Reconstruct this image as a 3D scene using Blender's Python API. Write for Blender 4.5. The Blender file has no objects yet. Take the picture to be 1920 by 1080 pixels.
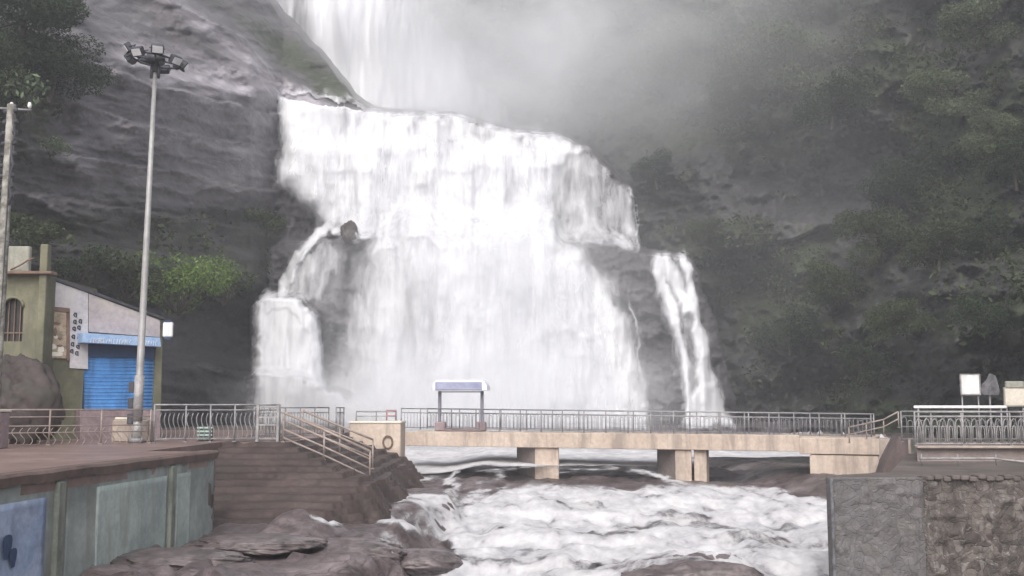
import bpy, math, random
import numpy as np
from mathutils import Vector, Matrix

# ------------------------------------------------------------------ camera, world, sun, exposure
C = bpy.context.scene
FPX = 2000.0                      # focal length in pixels of a 1920 wide frame
PITCH = math.atan(222.0 / FPX)
CAMZ = 1.15
cam_d = bpy.data.cameras.new('camera')
cam_d.sensor_width = 36.0
cam_d.lens = FPX / 1920.0 * 36.0
cam_d.clip_start = 0.1
cam_d.clip_end = 2000.0
cam = bpy.data.objects.new('camera', cam_d)
C.collection.objects.link(cam)
cam.location = (0, 0, CAMZ)
cam.rotation_euler = (math.pi / 2 + PITCH, 0, 0)
C.camera = cam

SUN_EL, SUN_ROT = math.radians(44), math.radians(187)
w = bpy.data.worlds.new('World'); C.world = w
w.use_nodes = True
nt = w.node_tree; nt.nodes.clear()
out = nt.nodes.new('ShaderNodeOutputWorld'); bg = nt.nodes.new('ShaderNodeBackground')
sky = nt.nodes.new('ShaderNodeTexSky'); sky.sky_type = 'NISHITA'; sky.sun_disc = False
sky.sun_elevation = SUN_EL; sky.sun_rotation = SUN_ROT; sky.air_density = 1.0; sky.dust_density = 4.0
hs = nt.nodes.new('ShaderNodeHueSaturation'); hs.inputs['Saturation'].default_value = 0.38
nt.links.new(sky.outputs[0], hs.inputs['Color']); nt.links.new(hs.outputs[0], bg.inputs[0])
bg.inputs[1].default_value = 0.13
nt.links.new(bg.outputs[0], out.inputs[0])
sd = bpy.data.lights.new('sun', 'SUN'); sd.energy = 1.5; sd.angle = math.radians(60); sd.color = (1.0, 0.96, 0.93)
so = bpy.data.objects.new('sun', sd); C.collection.objects.link(so)
# light comes from behind the camera, high and a little to the left
sv = Vector((-0.12 * math.cos(SUN_EL), -0.99 * math.cos(SUN_EL), math.sin(SUN_EL)))
so.rotation_euler = sv.to_track_quat('Z', 'Y').to_euler(); so.location = (0, 0, 80)
C.view_settings.view_transform = 'Standard'; C.view_settings.look = 'None'
C.view_settings.gamma = 1.0; C.view_settings.exposure = 0.74
C.render.engine = 'CYCLES'
C.cycles.use_denoising = True
C.cycles.transparent_max_bounces = 24
C.cycles.max_bounces = 8
C.cycles.volume_bounces = 5
C.cycles.volume_max_steps = 64
C.cycles.volume_step_rate = 2.0

# ------------------------------------------------------------------ helpers
def P(u, v, Y):
    """world point seen at photo pixel (u, v) at forward distance Y"""
    x = (u - 960.0) / FPX; y = (540.0 - v) / FPX
    dy = math.cos(PITCH) - y * math.sin(PITCH); dz = math.sin(PITCH) + y * math.cos(PITCH)
    return x / dy * Y, Y, CAMZ + dz / dy * Y

def VP(u, v, Y): return Vector(P(u, v, Y))

def proj(x, y, z):
    """photo pixel of world point (arrays)"""
    zz = z - CAMZ
    d = y * math.cos(PITCH) + zz * math.sin(PITCH)
    up = -y * math.sin(PITCH) + zz * math.cos(PITCH)
    return 960 + FPX * x / d, 540 - FPX * up / d

def _h(ix, iy, s):
    a = (ix.astype(np.int64) * 374761393 + iy.astype(np.int64) * 668265263 + s * 974711) & 0xffffffff
    a = ((a ^ (a >> 13)) * 1274126177) & 0xffffffff
    a = (a ^ (a >> 16)) & 0xffffff
    return a / float(0xffffff)
def vn(x, y, s=0):
    x = np.asarray(x, float); y = np.asarray(y, float)
    ix = np.floor(x); iy = np.floor(y); fx = x - ix; fy = y - iy
    fx = fx * fx * fx * (fx * (fx * 6 - 15) + 10); fy = fy * fy * fy * (fy * (fy * 6 - 15) + 10)
    a = _h(ix, iy, s); b = _h(ix + 1, iy, s); c = _h(ix, iy + 1, s); d = _h(ix + 1, iy + 1, s)
    return (a * (1 - fx) + b * fx) * (1 - fy) + (c * (1 - fx) + d * fx) * fy
def fbm(x, y, s=0, o=5, g=0.5):
    t = 0; a = 1.0; n = 0
    for k in range(o):
        t = t + a * vn(x * 2 ** k + 17.3 * k, y * 2 ** k - 9.1 * k, s + k); n += a; a *= g
    return t / n
def ss(a, b, x):
    t = np.clip((x - a) / (b - a), 0, 1); return t * t * (3 - 2 * t)
def interp(x, tab):
    xs, ys = zip(*tab); return np.interp(x, xs, ys)
def sdpoly(u, v, pts):
    """signed distance to polygon, negative inside"""
    d = np.full(u.shape, 1e9); ins = np.zeros(u.shape, bool); n = len(pts)
    for i in range(n):
        ax, ay = pts[i]; bx, by = pts[(i + 1) % n]
        ex, ey = bx - ax, by - ay
        t = np.clip(((u - ax) * ex + (v - ay) * ey) / (ex * ex + ey * ey), 0, 1)
        d = np.minimum(d, np.hypot(u - ax - t * ex, v - ay - t * ey))
        c = ((ay > v) != (by > v))
        with np.errstate(divide='ignore', invalid='ignore'):
            xx = (bx - ax) * (v - ay) / ((by - ay) if by != ay else 1e-9) + ax
        ins ^= c & (u < xx)
    return np.where(ins, -d, d)
def sdline(u, v, pts):
    d = np.full(u.shape, 1e9)
    for (ax, ay), (bx, by) in zip(pts[:-1], pts[1:]):
        ex, ey = bx - ax, by - ay
        t = np.clip(((u - ax) * ex + (v - ay) * ey) / (ex * ex + ey * ey), 0, 1)
        d = np.minimum(d, np.hypot(u - ax - t * ex, v - ay - t * ey))
    return d

def tag(o, label=None, cat=None, group=None, kind=None):
    if label: o['label'] = label
    if cat: o['category'] = cat
    if group: o['group'] = group
    if kind: o['kind'] = kind
    return o
def empty(name, loc, rz=0.0):
    o = bpy.data.objects.new(name, None); C.collection.objects.link(o)
    o.location = loc; o.rotation_euler = (0, 0, rz); o.empty_display_size = 0.3
    return o
def mesh_np(name, V, F, mat, parent=None, smooth=False, attrs=None):
    me = bpy.data.meshes.new(name)
    V = np.asarray(V, np.float32); F = np.asarray(F, np.int32)
    k = F.shape[1]
    me.vertices.add(len(V)); me.vertices.foreach_set('co', V.ravel())
    me.loops.add(F.size); me.loops.foreach_set('vertex_index', F.ravel())
    me.polygons.add(len(F)); me.polygons.foreach_set('loop_start', np.arange(0, F.size, k, dtype=np.int32))
    me.polygons.foreach_set('loop_total', np.full(len(F), k, np.int32))
    if smooth: me.polygons.foreach_set('use_smooth', np.ones(len(F), bool))
    for n, a in (attrs or {}).items():
        at = me.attributes.new(n, 'FLOAT', 'POINT'); at.data.foreach_set('value', np.asarray(a, np.float32).ravel())
    me.update(calc_edges=True); me.validate()
    me.materials.append(mat)
    o = bpy.data.objects.new(name, me); C.collection.objects.link(o)
    if parent: o.parent = parent
    return o

class MB:
    def __init__(s): s.v = []; s.f = []; s.sm = []
    def add(s, vs, fs, smooth=False):
        n = len(s.v); s.v += [tuple(v) for v in vs]; s.f += [tuple(i + n for i in f) for f in fs]; s.sm += [smooth] * len(fs)
        return s
    def box(s, c, d, rz=0.0, ch=0.0, M=None):
        """chamfered box, centre c, size d"""
        hx, hy, hz = d[0] / 2, d[1] / 2, d[2] / 2
        ch = min(ch, hx * .45, hy * .45, hz * .45)
        R = M or Matrix.Rotation(rz, 3, 'Z'); c = Vector(c)
        if ch <= 0:
            vs = [(x, y, z) for z in (-hz, hz) for y in (-hy, hy) for x in (-hx, hx)]
            fs = [(0, 2, 3, 1), (4, 5, 7, 6), (0, 1, 5, 4), (2, 6, 7, 3), (0, 4, 6, 2), (1, 3, 7, 5)]
            return s.add([c + R @ Vector(v) for v in vs], fs)
        rings = []
        for z, k in ((-hz, ch), (-hz + ch, 0), (hz - ch, 0), (hz, ch)):
            a, b = hx - k, hy - k; q = ch
            rings.append([(-a + q, -b, z), (a - q, -b, z), (a, -b + q, z), (a, b - q, z), (a - q, b, z), (-a + q, b, z), (-a, b - q, z), (-a, -b + q, z)])
        vs = [c + R @ Vector(v) for r in rings for v in r]
        fs = []
        for j in range(3):
            for i in range(8):
                k = (i + 1) % 8; fs.append((j * 8 + i, j * 8 + k, j * 8 + 8 + k, j * 8 + 8 + i))
        fs.append(tuple(reversed(range(8)))); fs.append(tuple(range(24, 32)))
        return s.add(vs, fs)
    def tube(s, pts, r, n=8, cap=True):
        pts = [Vector(p) for p in pts]
        rs = r if isinstance(r, (list, tuple)) else [r] * len(pts)
        vs = []; fs = []; up = None
        for i, p in enumerate(pts):
            t = (pts[min(i + 1, len(pts) - 1)] - pts[max(i - 1, 0)]).normalized()
            if up is None: up = Vector((0, 0, 1)) if abs(t.z) < .9 else Vector((1, 0, 0))
            a = t.cross(up)
            if a.length < 1e-4: a = t.cross(Vector((0, 1, 0)))
            a.normalize(); b = a.cross(t).normalized(); up = b
            for k in range(n):
                q = 2 * math.pi * k / n
                vs.append(p + (a * math.cos(q) + b * math.sin(q)) * rs[i])
        for i in range(len(pts) - 1):
            for k in range(n):
                l = (k + 1) % n; fs.append((i * n + k, i * n + l, (i + 1) * n + l, (i + 1) * n + k))
        if cap: fs.append(tuple(range(n))[::-1]); fs.append(tuple(range((len(pts) - 1) * n, len(pts) * n)))
        return s.add(vs, fs, n > 4)
    def prism(s, poly, d):
        """poly: list of 3D points (planar), extruded by vector d"""
        poly = [Vector(p) for p in poly]; n = len(poly); d = Vector(d)
        fs = [tuple(range(n))[::-1], tuple(range(n, 2 * n))] + [(i, (i + 1) % n, n + (i + 1) % n, n + i) for i in range(n)]
        return s.add(poly + [p + d for p in poly], fs)
    def build(s, name, mat, parent=None):
        me = bpy.data.meshes.new(name); me.from_pydata([tuple(v) for v in s.v], [], s.f); me.materials.append(mat)
        me.polygons.foreach_set('use_smooth', s.sm); me.update()
        o = bpy.data.objects.new(name, me); C.collection.objects.link(o)
        if parent: o.parent = parent
        return o

# ------------------------------------------------------------------ materials
def N(nt, t, **kw):
    n = nt.nodes.new('ShaderNode' + t)
    for k, v in kw.items():
        if k in n.inputs: n.inputs[k].default_value = v
        else: setattr(n, k, v)
    return n
def newmat(name):
    m = bpy.data.materials.new(name); m.use_nodes = True
    nt = m.node_tree; nt.nodes.clear()
    o = nt.nodes.new('ShaderNodeOutputMaterial')
    return m, nt, o
def ramp(nt, src, stops, interp='LINEAR'):
    r = nt.nodes.new('ShaderNodeValToRGB'); r.color_ramp.interpolation = interp
    el = r.color_ramp.elements
    while len(el) > 1: el.remove(el[-1])
    el[0].position = stops[0][0]; el[0].color = (*stops[0][1], 1)
    for p, c in stops[1:]:
        e = el.new(p); e.color = (*c, 1)
    nt.links.new(src, r.inputs[0]); return r.outputs[0]
def mixc(nt, f, a, b, blend='MIX'):
    m = nt.nodes.new('ShaderNodeMix'); m.data_type = 'RGBA'; m.blend_type = blend
    for s, i in ((f, 0), (a, 6), (b, 7)):
        if isinstance(s, (int, float)): m.inputs[i].default_value = s
        elif isinstance(s, tuple): m.inputs[i].default_value = (*s, 1)
        else: nt.links.new(s, m.inputs[i])
    return m.outputs[2]
def math_(nt, op, a, b=None, c=None, clamp=False):
    m = nt.nodes.new('ShaderNodeMath'); m.operation = op; m.use_clamp = clamp
    for i, s in enumerate((a, b, c)):
        if s is None: continue
        if isinstance(s, (int, float)): m.inputs[i].default_value = s
        else: nt.links.new(s, m.inputs[i])
    return m.outputs[0]
def coords(nt, scale=(1, 1, 1), rot=(0, 0, 0), kind='Object'):
    tc = nt.nodes.new('ShaderNodeTexCoord'); mp = nt.nodes.new('ShaderNodeMapping')
    mp.inputs['Scale'].default_value = scale; mp.inputs['Rotation'].default_value = rot
    nt.links.new(tc.outputs[kind], mp.inputs[0]); return mp.outputs[0]
def noise(nt, vec, scale, detail=5, rough=0.55, dist=0.0):
    n = nt.nodes.new('ShaderNodeTexNoise'); n.inputs['Scale'].default_value = scale
    n.inputs['Detail'].default_value = detail; n.inputs['Roughness'].default_value = rough; n.inputs['Distortion'].default_value = dist
    nt.links.new(vec, n.inputs['Vector']); return n.outputs[0]
def attr(nt, name):
    a = nt.nodes.new('ShaderNodeAttribute'); a.attribute_name = name; return a.outputs['Fac']
def bump(nt, h, s=0.5, d=0.05):
    b = nt.nodes.new('ShaderNodeBump'); b.inputs['Strength'].default_value = s; b.inputs['Distance'].default_value = d
    nt.links.new(h, b.inputs['Height']); return b.outputs[0]
def finish(nt, o, col, rough=0.8, nrm=None, spec=0.3, metal=0.0):
    p = nt.nodes.new('ShaderNodeBsdfPrincipled')
    if isinstance(col, tuple): p.inputs['Base Color'].default_value = (*col, 1)
    else: nt.links.new(col, p.inputs['Base Color'])
    if isinstance(rough, (int, float)): p.inputs['Roughness'].default_value = rough
    else: nt.links.new(rough, p.inputs['Roughness'])
    p.inputs['Specular IOR Level'].default_value = spec; p.inputs['Metallic'].default_value = metal
    if nrm: nt.links.new(nrm, p.inputs['Normal'])
    nt.links.new(p.outputs[0], o.inputs[0]); return p

def worn(name, a, b, scale=1.5, rough=0.75, stain=None, vstreak=False, bs=0.3, metal=0.0, spec=0.3, lo=0.35, hi=0.65):
    """painted / concrete surface with two-tone wear and optional stain streaks running down"""
    m, nt, o = newmat(name)
    v = coords(nt)
    n1 = noise(nt, v, scale, 6, 0.6, 0.4)
    col = ramp(nt, n1, [(lo, a), (hi, b)])
    n2 = noise(nt, v, scale * 9, 4, 0.7)
    col = mixc(nt, 0.25, col, ramp(nt, n2, [(0.3, (0.25, 0.25, 0.25)), (0.7, (0.9, 0.9, 0.9))]), 'OVERLAY')
    if stain:
        vs = coords(nt, (1.6, 1.6, 0.22) if vstreak else (1, 1, 1))
        n3 = noise(nt, vs, scale * 1.6, 5, 0.65, 0.3)
        col = mixc(nt, ramp(nt, n3, [(0.48, (0, 0, 0)), (0.66, (0.85, 0.85, 0.85))]), col, stain)
    finish(nt, o, col, rough, bump(nt, n2, bs, 0.02), spec, metal)
    return m

def rock_mat(name, a, b, c, moss, moss2, sc=0.35, rot=(0, 0, 0), rough=0.5, bd=0.5, cracks=0, ov=0.55):
    m, nt, o = newmat(name)
    v = coords(nt, (1, 1, 3.4), rot)
    n1 = noise(nt, v, sc, 9, 0.66, 0.6)
    v2 = coords(nt, (1, 1, 1.6), rot)
    n2 = noise(nt, v2, sc * 5, 8, 0.7, 0.3)
    col = ramp(nt, n1, [(0.3, a), (0.5, b), (0.68, c)])
    col = mixc(nt, ov, col, ramp(nt, n2, [(0.3, (0.12, 0.12, 0.12)), (0.7, (0.9, 0.9, 0.9))]), 'OVERLAY')
    if cracks:
        vc = nt.nodes.new('ShaderNodeTexVoronoi'); vc.feature = 'DISTANCE_TO_EDGE'; vc.inputs['Scale'].default_value = cracks
        vm = nt.nodes.new('ShaderNodeVectorMath'); vm.operation = 'MULTIPLY_ADD'; vm.inputs[1].default_value = (1.6, .7, .7)
        nd = nt.nodes.new('ShaderNodeTexNoise'); nd.inputs['Scale'].default_value = .8; nt.links.new(v2, nd.inputs['Vector'])
        vx = coords(nt, (.45, .9, 1.5)); nt.links.new(nd.outputs['Color'], vm.inputs[0]); nt.links.new(vx, vm.inputs[2]); nt.links.new(vm.outputs[0], vc.inputs['Vector'])
        ck = ramp(nt, vc.outputs['Distance'], [(0.0, (.25, .25, .25)), (0.035, (1, 1, 1))])
        col = mixc(nt, math_(nt, 'MULTIPLY', n1, 1.3, clamp=True), col, ck, 'MULTIPLY')
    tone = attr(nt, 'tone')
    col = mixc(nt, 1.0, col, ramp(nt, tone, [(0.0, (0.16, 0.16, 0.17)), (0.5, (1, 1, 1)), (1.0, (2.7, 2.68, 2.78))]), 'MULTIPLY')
    ms = math_(nt, 'ADD', attr(nt, 'moss'), math_(nt, 'MULTIPLY', math_(nt, 'SUBTRACT', n2, 0.5), 1.6), clamp=False)
    ms = math_(nt, 'MULTIPLY', math_(nt, 'SUBTRACT', ms, 0.35), 3.0, clamp=True)
    mc = ramp(nt, noise(nt, v2, sc * 9, 6, 0.7), [(0.35, moss), (0.65, moss2)])
    col = mixc(nt, ms, col, mc)
    h = math_(nt, 'ADD', n1, math_(nt, 'MULTIPLY', n2, 0.6))
    finish(nt, o, col, rough, bump(nt, h, 0.8, bd), 0.35)
    return m

M = {}
M['cliff'] = rock_mat('cliff_rock', (0.066, 0.060, 0.064), (0.118, 0.109, 0.116), (0.180, 0.170, 0.180), (0.028, 0.036, 0.020), (0.056, 0.066, 0.036), 0.16, rot=(0, math.radians(16), 0), ov=0.35)
M['river_rock'] = rock_mat('river_rock', (0.045, 0.032, 0.032), (0.105, 0.080, 0.080), (0.20, 0.165, 0.168), (0.06, 0.06, 0.045), (0.11, 0.115, 0.09), 0.5, bd=0.12, rough=0.35, cracks=1.5)

def water_mat(name, sx, sz, soft=0.22, col=(0.90, 0.90, 0.92), thr=0.5, amp=2.6, dark=(0.74, 0.75, 0.79)):
    m, nt, o = newmat(name)
    v = coords(nt, (sx, sx * 0.6, sz))
    n1 = noise(nt, v, 1.0, 6, 0.62, 0.5)
    n2 = noise(nt, v, 3.2, 5, 0.6, 0.2)
    nn = math_(nt, 'ADD', math_(nt, 'MULTIPLY', n1, 0.65), math_(nt, 'MULTIPLY', n2, 0.35))
    d = attr(nt, 'dens')
    a = math_(nt, 'ADD', math_(nt, 'MULTIPLY', d, 1.2), math_(nt, 'MULTIPLY', math_(nt, 'SUBTRACT', nn, 0.5), amp))
    mr = nt.nodes.new('ShaderNodeMapRange'); mr.interpolation_type = 'SMOOTHSTEP'
    mr.inputs[1].default_value = thr - soft; mr.inputs[2].default_value = thr + soft
    nt.links.new(a, mr.inputs[0])
    alpha = math_(nt, 'MULTIPLY', mr.outputs[0], math_(nt, 'MULTIPLY_ADD', d, 0.45, 0.55, clamp=True))
    dif = nt.nodes.new('ShaderNodeBsdfDiffuse'); 
    c = mixc(nt, 1.0, col, ramp(nt, nn, [(0.33, dark), (0.62, (1, 1, 1))]), 'MULTIPLY')
    nt.links.new(c, dif.inputs[0])
    nt.links.new(bump(nt, nn, 0.25, 0.25), dif.inputs['Normal'])
    tl = nt.nodes.new('ShaderNodeBsdfTranslucent'); nt.links.new(c, tl.inputs[0])
    mx0 = nt.nodes.new('ShaderNodeMixShader'); mx0.inputs[0].default_value = 0.25
    nt.links.new(dif.outputs[0], mx0.inputs[1]); nt.links.new(tl.outputs[0], mx0.inputs[2])
    tr = nt.nodes.new('ShaderNodeBsdfTransparent')
    mx = nt.nodes.new('ShaderNodeMixShader')
    nt.links.new(alpha, mx.inputs[0]); nt.links.new(tr.outputs[0], mx.inputs[1]); nt.links.new(mx0.outputs[0], mx.inputs[2])
    nt.links.new(mx.outputs[0], o.inputs[0])
    return m
M['fall'] = water_mat('falling_water', 0.50, 0.09, 0.50, thr=0.55, amp=2.0, dark=(0.74, 0.75, 0.78))
M['fall_far'] = water_mat('falling_water_far', 0.35, 0.04, 0.6, (0.93, 0.93, 0.95), 0.62, 1.6)

def leaf_mat(name, a, b, c):
    m, nt, o = newmat(name)
    g = nt.nodes.new('ShaderNodeNewGeometry')
    v = coords(nt, (1, 1, 1), kind='Generated')
    n = noise(nt, v, 5.0, 3)
    f = math_(nt, 'ADD', math_(nt, 'MULTIPLY', g.outputs['Random Per Island'], 0.55), math_(nt, 'MULTIPLY', n, 0.45))
    col = ramp(nt, f, [(0.2, a), (0.5, b), (0.8, c)])
    d = nt.nodes.new('ShaderNodeBsdfDiffuse'); nt.links.new(col, d.inputs[0])
    t = nt.nodes.new('ShaderNodeBsdfTranslucent'); nt.links.new(col, t.inputs[0])
    gl = nt.nodes.new('ShaderNodeBsdfGlossy'); gl.inputs['Roughness'].default_value = 0.5; gl.inputs[0].default_value = (0.3, 0.3, 0.3, 1)
    mx = nt.nodes.new('ShaderNodeMixShader'); mx.inputs[0].default_value = 0.3
    nt.links.new(d.outputs[0], mx.inputs[1]); nt.links.new(t.outputs[0], mx.inputs[2])
    m2 = nt.nodes.new('ShaderNodeMixShader'); m2.inputs[0].default_value = 0.03
    nt.links.new(mx.outputs[0], m2.inputs[1]); nt.links.new(gl.outputs[0], m2.inputs[2])
    nt.links.new(m2.outputs[0], o.inputs[0]); return m
M['leaf_dark'] = leaf_mat('dark_leaves', (0.018, 0.028, 0.017), (0.033, 0.048, 0.026), (0.058, 0.078, 0.042))
M['leaf_mid'] = leaf_mat('olive_leaves', (0.028, 0.038, 0.018), (0.050, 0.065, 0.030), (0.082, 0.100, 0.050))
M['leaf_pale'] = leaf_mat('pale_leaves', (0.06, 0.085, 0.045), (0.12, 0.16, 0.09), (0.24, 0.29, 0.18))
M['leaf_bright'] = leaf_mat('bright_leaves', (0.07, 0.115, 0.025), (0.13, 0.20, 0.05), (0.22, 0.31, 0.10))
M['leaf_light'] = leaf_mat('light_leaves', (0.055, 0.072, 0.038), (0.105, 0.130, 0.075), (0.17, 0.20, 0.125))
M['bark'] = worn('bark', (0.035, 0.03, 0.025), (0.07, 0.06, 0.05), 4, 0.9)

# ------------------------------------------------------------------ terrain: the cliff the falls come down
STEP = 3.0
uu = np.arange(-320, 2260 + STEP, STEP); vv = np.arange(-330, 830 + STEP, STEP)
U, V = np.meshgrid(uu, vv)
wob = (fbm(U / 60, V / 60, 71) - .5)
Ud = U + 26 * wob; Vd = V + 22 * (fbm(U / 55, V / 55, 72) - .5) + 7 * (fbm(U / 12, V / 12, 73) - .5)

def outside(d): d = np.maximum(d, 0); return 1.1 * d + 1.5 * np.sqrt(d)
# back hillside
Lb = interp(U, [(-400, 150), (400, 135), (700, 122), (900, 116), (1100, 108), (1300, 98), (1500, 88), (1700, 76), (1900, 62), (2260, 42)])
Lb = Lb + (340 - V) * 0.022 + ss(500, 800, V) * -4
Lb = Lb - 9 * (fbm(U / 260 + 3, V / 190, 11, 4) - .5) * 2 - 4 * (fbm(U / 60, V / 45, 12, 5) - .5) * 2
# slanting ledge on the right cliff
led = Vd - (478 - (U - 1380) * 0.27)
Lb = Lb - 5 * np.exp(-(np.maximum(-led, 0) / 70) ** 2) * ss(-2, -10, led) * ss(1280, 1400, U) * ss(1760, 1600, U)
lip1 = interp(Ud, [(480, 180), (520, 184), (600, 203), (740, 224), (850, 224), (900, 241), (960, 257), (1040, 262), (1098, 284), (1150, 325), (1185, 360), (1205, 470)])
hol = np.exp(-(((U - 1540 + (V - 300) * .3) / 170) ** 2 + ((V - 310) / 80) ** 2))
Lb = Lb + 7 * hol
# left cliff
ridge = interp(Ud, [(-400, -700), (200, -230), (480, -42), (520, 22), (590, 96), (632, 150), (662, 190), (700, 213), (745, 223), (800, 232)])
brow = interp(Ud, [(-400, 60), (0, 60), (150, 75), (300, 140), (420, 170), (520, 196), (600, 215), (745, 232)])
face = interp(U, [(-400, 40), (-100, 44), (0, 47), (150, 52), (300, 60), (470, 73), (530, 82), (745, 86)])
Ll = face + (760 - V) * 0.010
up = np.maximum(brow - V, 0)
Ll = Ll + up * 0.085
# ledges (strata) on the face: lips stand forward, undercut below
sl = V - 0.17 * U - 0.30 * (U - 200) * ss(330, 60, V) + 14 * (fbm(U / 90, V / 90, 21) - .5) * 2
stw = sl / 88.0
saw = (stw - np.floor(stw))
Ll = Ll - 2.3 * (1 - saw) ** 1.6 * (0.35 + fbm(U / 70, V / 30, 24)) - 1.8 * (fbm(U / 190 , V / 90, 22, 5) - .5) * 2 - 0.5 * (fbm((U + 2.2 * V) / 110, (V - .25 * U) / 16, 23, 5) - .5) * 2
Ll = Ll - 3.0 * np.exp(-((V - 505) / 40) ** 2) * ss(560, 380, U) + 3.2 * ss(520, 560, V) * ss(700, 600, V) * ss(300, 340, U) * ss(600, 520, U)
# two slab bands on the sloping top
b2 = Vd - interp(U, [(200, -170), (360, 0), (520, 120), (640, 205)])
Ll = Ll - 2.6 * ss(-6, 10, b2) * ss(120, 40, b2) * ss(150, 260, U)
Ll = Ll + outside(ridge - V) + outside(np.minimum(Ud - interp(V, [(180, 524), (270, 522), (350, 545), (430, 590), (480, 560), (560, 480), (800, 466)]), Vd - lip1 - 3)) + outside(Ud - 752)
# tiers of rock the falls run over
T1 = 86 + (lip1 - V) * 0.010 - 3.0 * ss(440, 470, V)
cl = U / 46.0 + 0.3 * fbm(U / 40, V / 60, 31)
T1 = T1 - 1.5 * (fbm(U / 34, V / 110, 32, 5) - .5) * 2 - 1.3 * (fbm(U / 80, V / 40, 33, 4) - .5) * 2
T1 = T1 + outside(lip1 - V) + outside(Ud - 1206) + outside(505 - U)
lip2 = interp(Ud, [(470, 580), (525, 560), (545, 505), (572, 470), (610, 452), (680, 445), (800, 440), (1000, 450), (1080, 462), (1180, 472), (1290, 486), (1310, 520), (1345, 640), (1385, 790)])
bump_ = 17 * np.exp(-((U - 656) / 15) ** 4)
T2 = 79 + (lip2 - V) * 0.012 - 1.4 * (fbm(U / 42, V / 120, 34, 5) - .5) * 2 - 1.6 * (fbm(U / 90, V / 50, 35, 4) - .5) * 2
T2 = T2 + outside(lip2 - bump_ - V) + outside(520 - U) * 1.0 + 0.00045 * np.maximum(0, 1190 - U - 0) * 0
lip3 = interp(Ud, [(460, 600), (475, 568), (500, 560), (560, 562), (590, 590), (602, 650), (610, 720), (620, 800)])
T3 = 72.5 + (lip3 - V) * 0.01 - 1.0 * (fbm(U / 30, V / 60, 36, 5) - .5) * 2 + outside(lip3 - V) + outside(470 - U)
lip4 = interp(Ud, [(450, 712), (480, 700), (560, 706), (620, 730), (690, 772), (760, 800)])
T4 = 69 - 1.2 * (fbm(U / 30, V / 22, 37, 5) - .5) * 2 + outside(lip4 - V) + outside(462 - U)
D = np.minimum.reduce([Lb, Ll, T1, T2, T3, T4])
D = D - np.where(np.argmin(np.stack([Lb, Ll, T1, T2, T3, T4]), 0) == 1, .16, .5) * (fbm(U / 16, V / 11, 38, 4) - .5) * 2
which = np.argmin(np.stack([Lb, Ll, T1, T2, T3, T4]), 0)

# what grows where, and how pale the stone is, plus shade painted into the hollow
moss = 0.34 * (which == 0) + 0.1
moss = moss + 0.45 * ss(0.45, 0.6, fbm(U / 150 + 5, V / 120, 41, 4)) * (which == 0) * ss(1100, 1300, U)
moss = np.where(which == 1, 0.02 + 0.42 * ss(375, 410, V) * ss(590, 555, V) + 0.55 * ss(170, 60, U) * ss(430, 200, V), moss)
strip = np.exp(-((b2 + 34) / 34) ** 2) * (which == 1) * ss(250, 330, U)
moss = moss + 0.5 * strip + 0.25 * (which == 1) * ss(450, 520, U) * (V < brow) + 0.3 * (fbm(U / 50, V / 30, 42) - .5) * (which == 1)
moss = np.where(which >= 2, 0.12, moss)
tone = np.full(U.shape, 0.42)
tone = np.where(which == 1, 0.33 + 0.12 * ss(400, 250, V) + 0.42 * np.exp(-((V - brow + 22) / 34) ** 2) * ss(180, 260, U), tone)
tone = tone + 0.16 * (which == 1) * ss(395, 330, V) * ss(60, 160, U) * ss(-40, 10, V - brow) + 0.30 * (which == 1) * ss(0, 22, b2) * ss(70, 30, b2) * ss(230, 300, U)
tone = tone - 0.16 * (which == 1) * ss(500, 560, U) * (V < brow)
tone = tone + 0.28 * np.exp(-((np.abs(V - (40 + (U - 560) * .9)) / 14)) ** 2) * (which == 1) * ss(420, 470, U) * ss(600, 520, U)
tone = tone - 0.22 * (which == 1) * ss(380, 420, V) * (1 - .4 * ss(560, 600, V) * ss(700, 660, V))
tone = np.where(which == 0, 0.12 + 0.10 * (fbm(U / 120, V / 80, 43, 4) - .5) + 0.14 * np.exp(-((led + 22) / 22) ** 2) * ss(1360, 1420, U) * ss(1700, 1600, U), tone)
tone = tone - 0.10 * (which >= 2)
tone = tone - 0.10 * hol * (which == 0); moss = moss - 0.35 * hol * (which == 0)  # shade of the hollow painted in: stone tone lowered, moss thinned

x, y, z = P(U, V, D)
nv, nu = U.shape
def grid_faces(mask=None):
    idx = np.arange(nv * nu).reshape(nv, nu)
    F = np.stack([idx[1:, :-1], idx[1:, 1:], idx[:-1, 1:], idx[:-1, :-1]], -1).reshape(-1, 4)
    if mask is not None:
        k = (mask[1:, :-1] | mask[1:, 1:] | mask[:-1, 1:] | mask[:-1, :-1]).ravel(); F = F[k]
    return F
def compact(Vt, F, attrs):
    used = np.unique(F); mp = np.full(len(Vt), -1); mp[used] = np.arange(len(used))
    return Vt[used], mp[F], {k: a.ravel()[used] for k, a in attrs.items()}
XYZ = np.stack([x, y, z], -1).reshape(-1, 3)
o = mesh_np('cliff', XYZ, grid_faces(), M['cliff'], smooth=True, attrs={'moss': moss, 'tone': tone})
tag(o, kind='structure', label='steep dark gneiss cliff with ledges around the falls')

def Dat(u, v):
    i = int(round((v - vv[0]) / STEP)); j = int(round((u - uu[0]) / STEP))
    i = min(max(i, 0), nv - 1); j = min(max(j, 0), nu - 1)
    return float(D[i, j])

def Dfront(u, v, du=45, dv=80):
    i0, i1 = int((v - dv - vv[0]) / STEP), int((v + 8 - vv[0]) / STEP); j0, j1 = int((u - du - uu[0]) / STEP), int((u + du - uu[0]) / STEP)
    return float(np.percentile(D[max(i0, 0):max(i1, 1), max(j0, 0):max(j1, 1)], 12))

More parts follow.
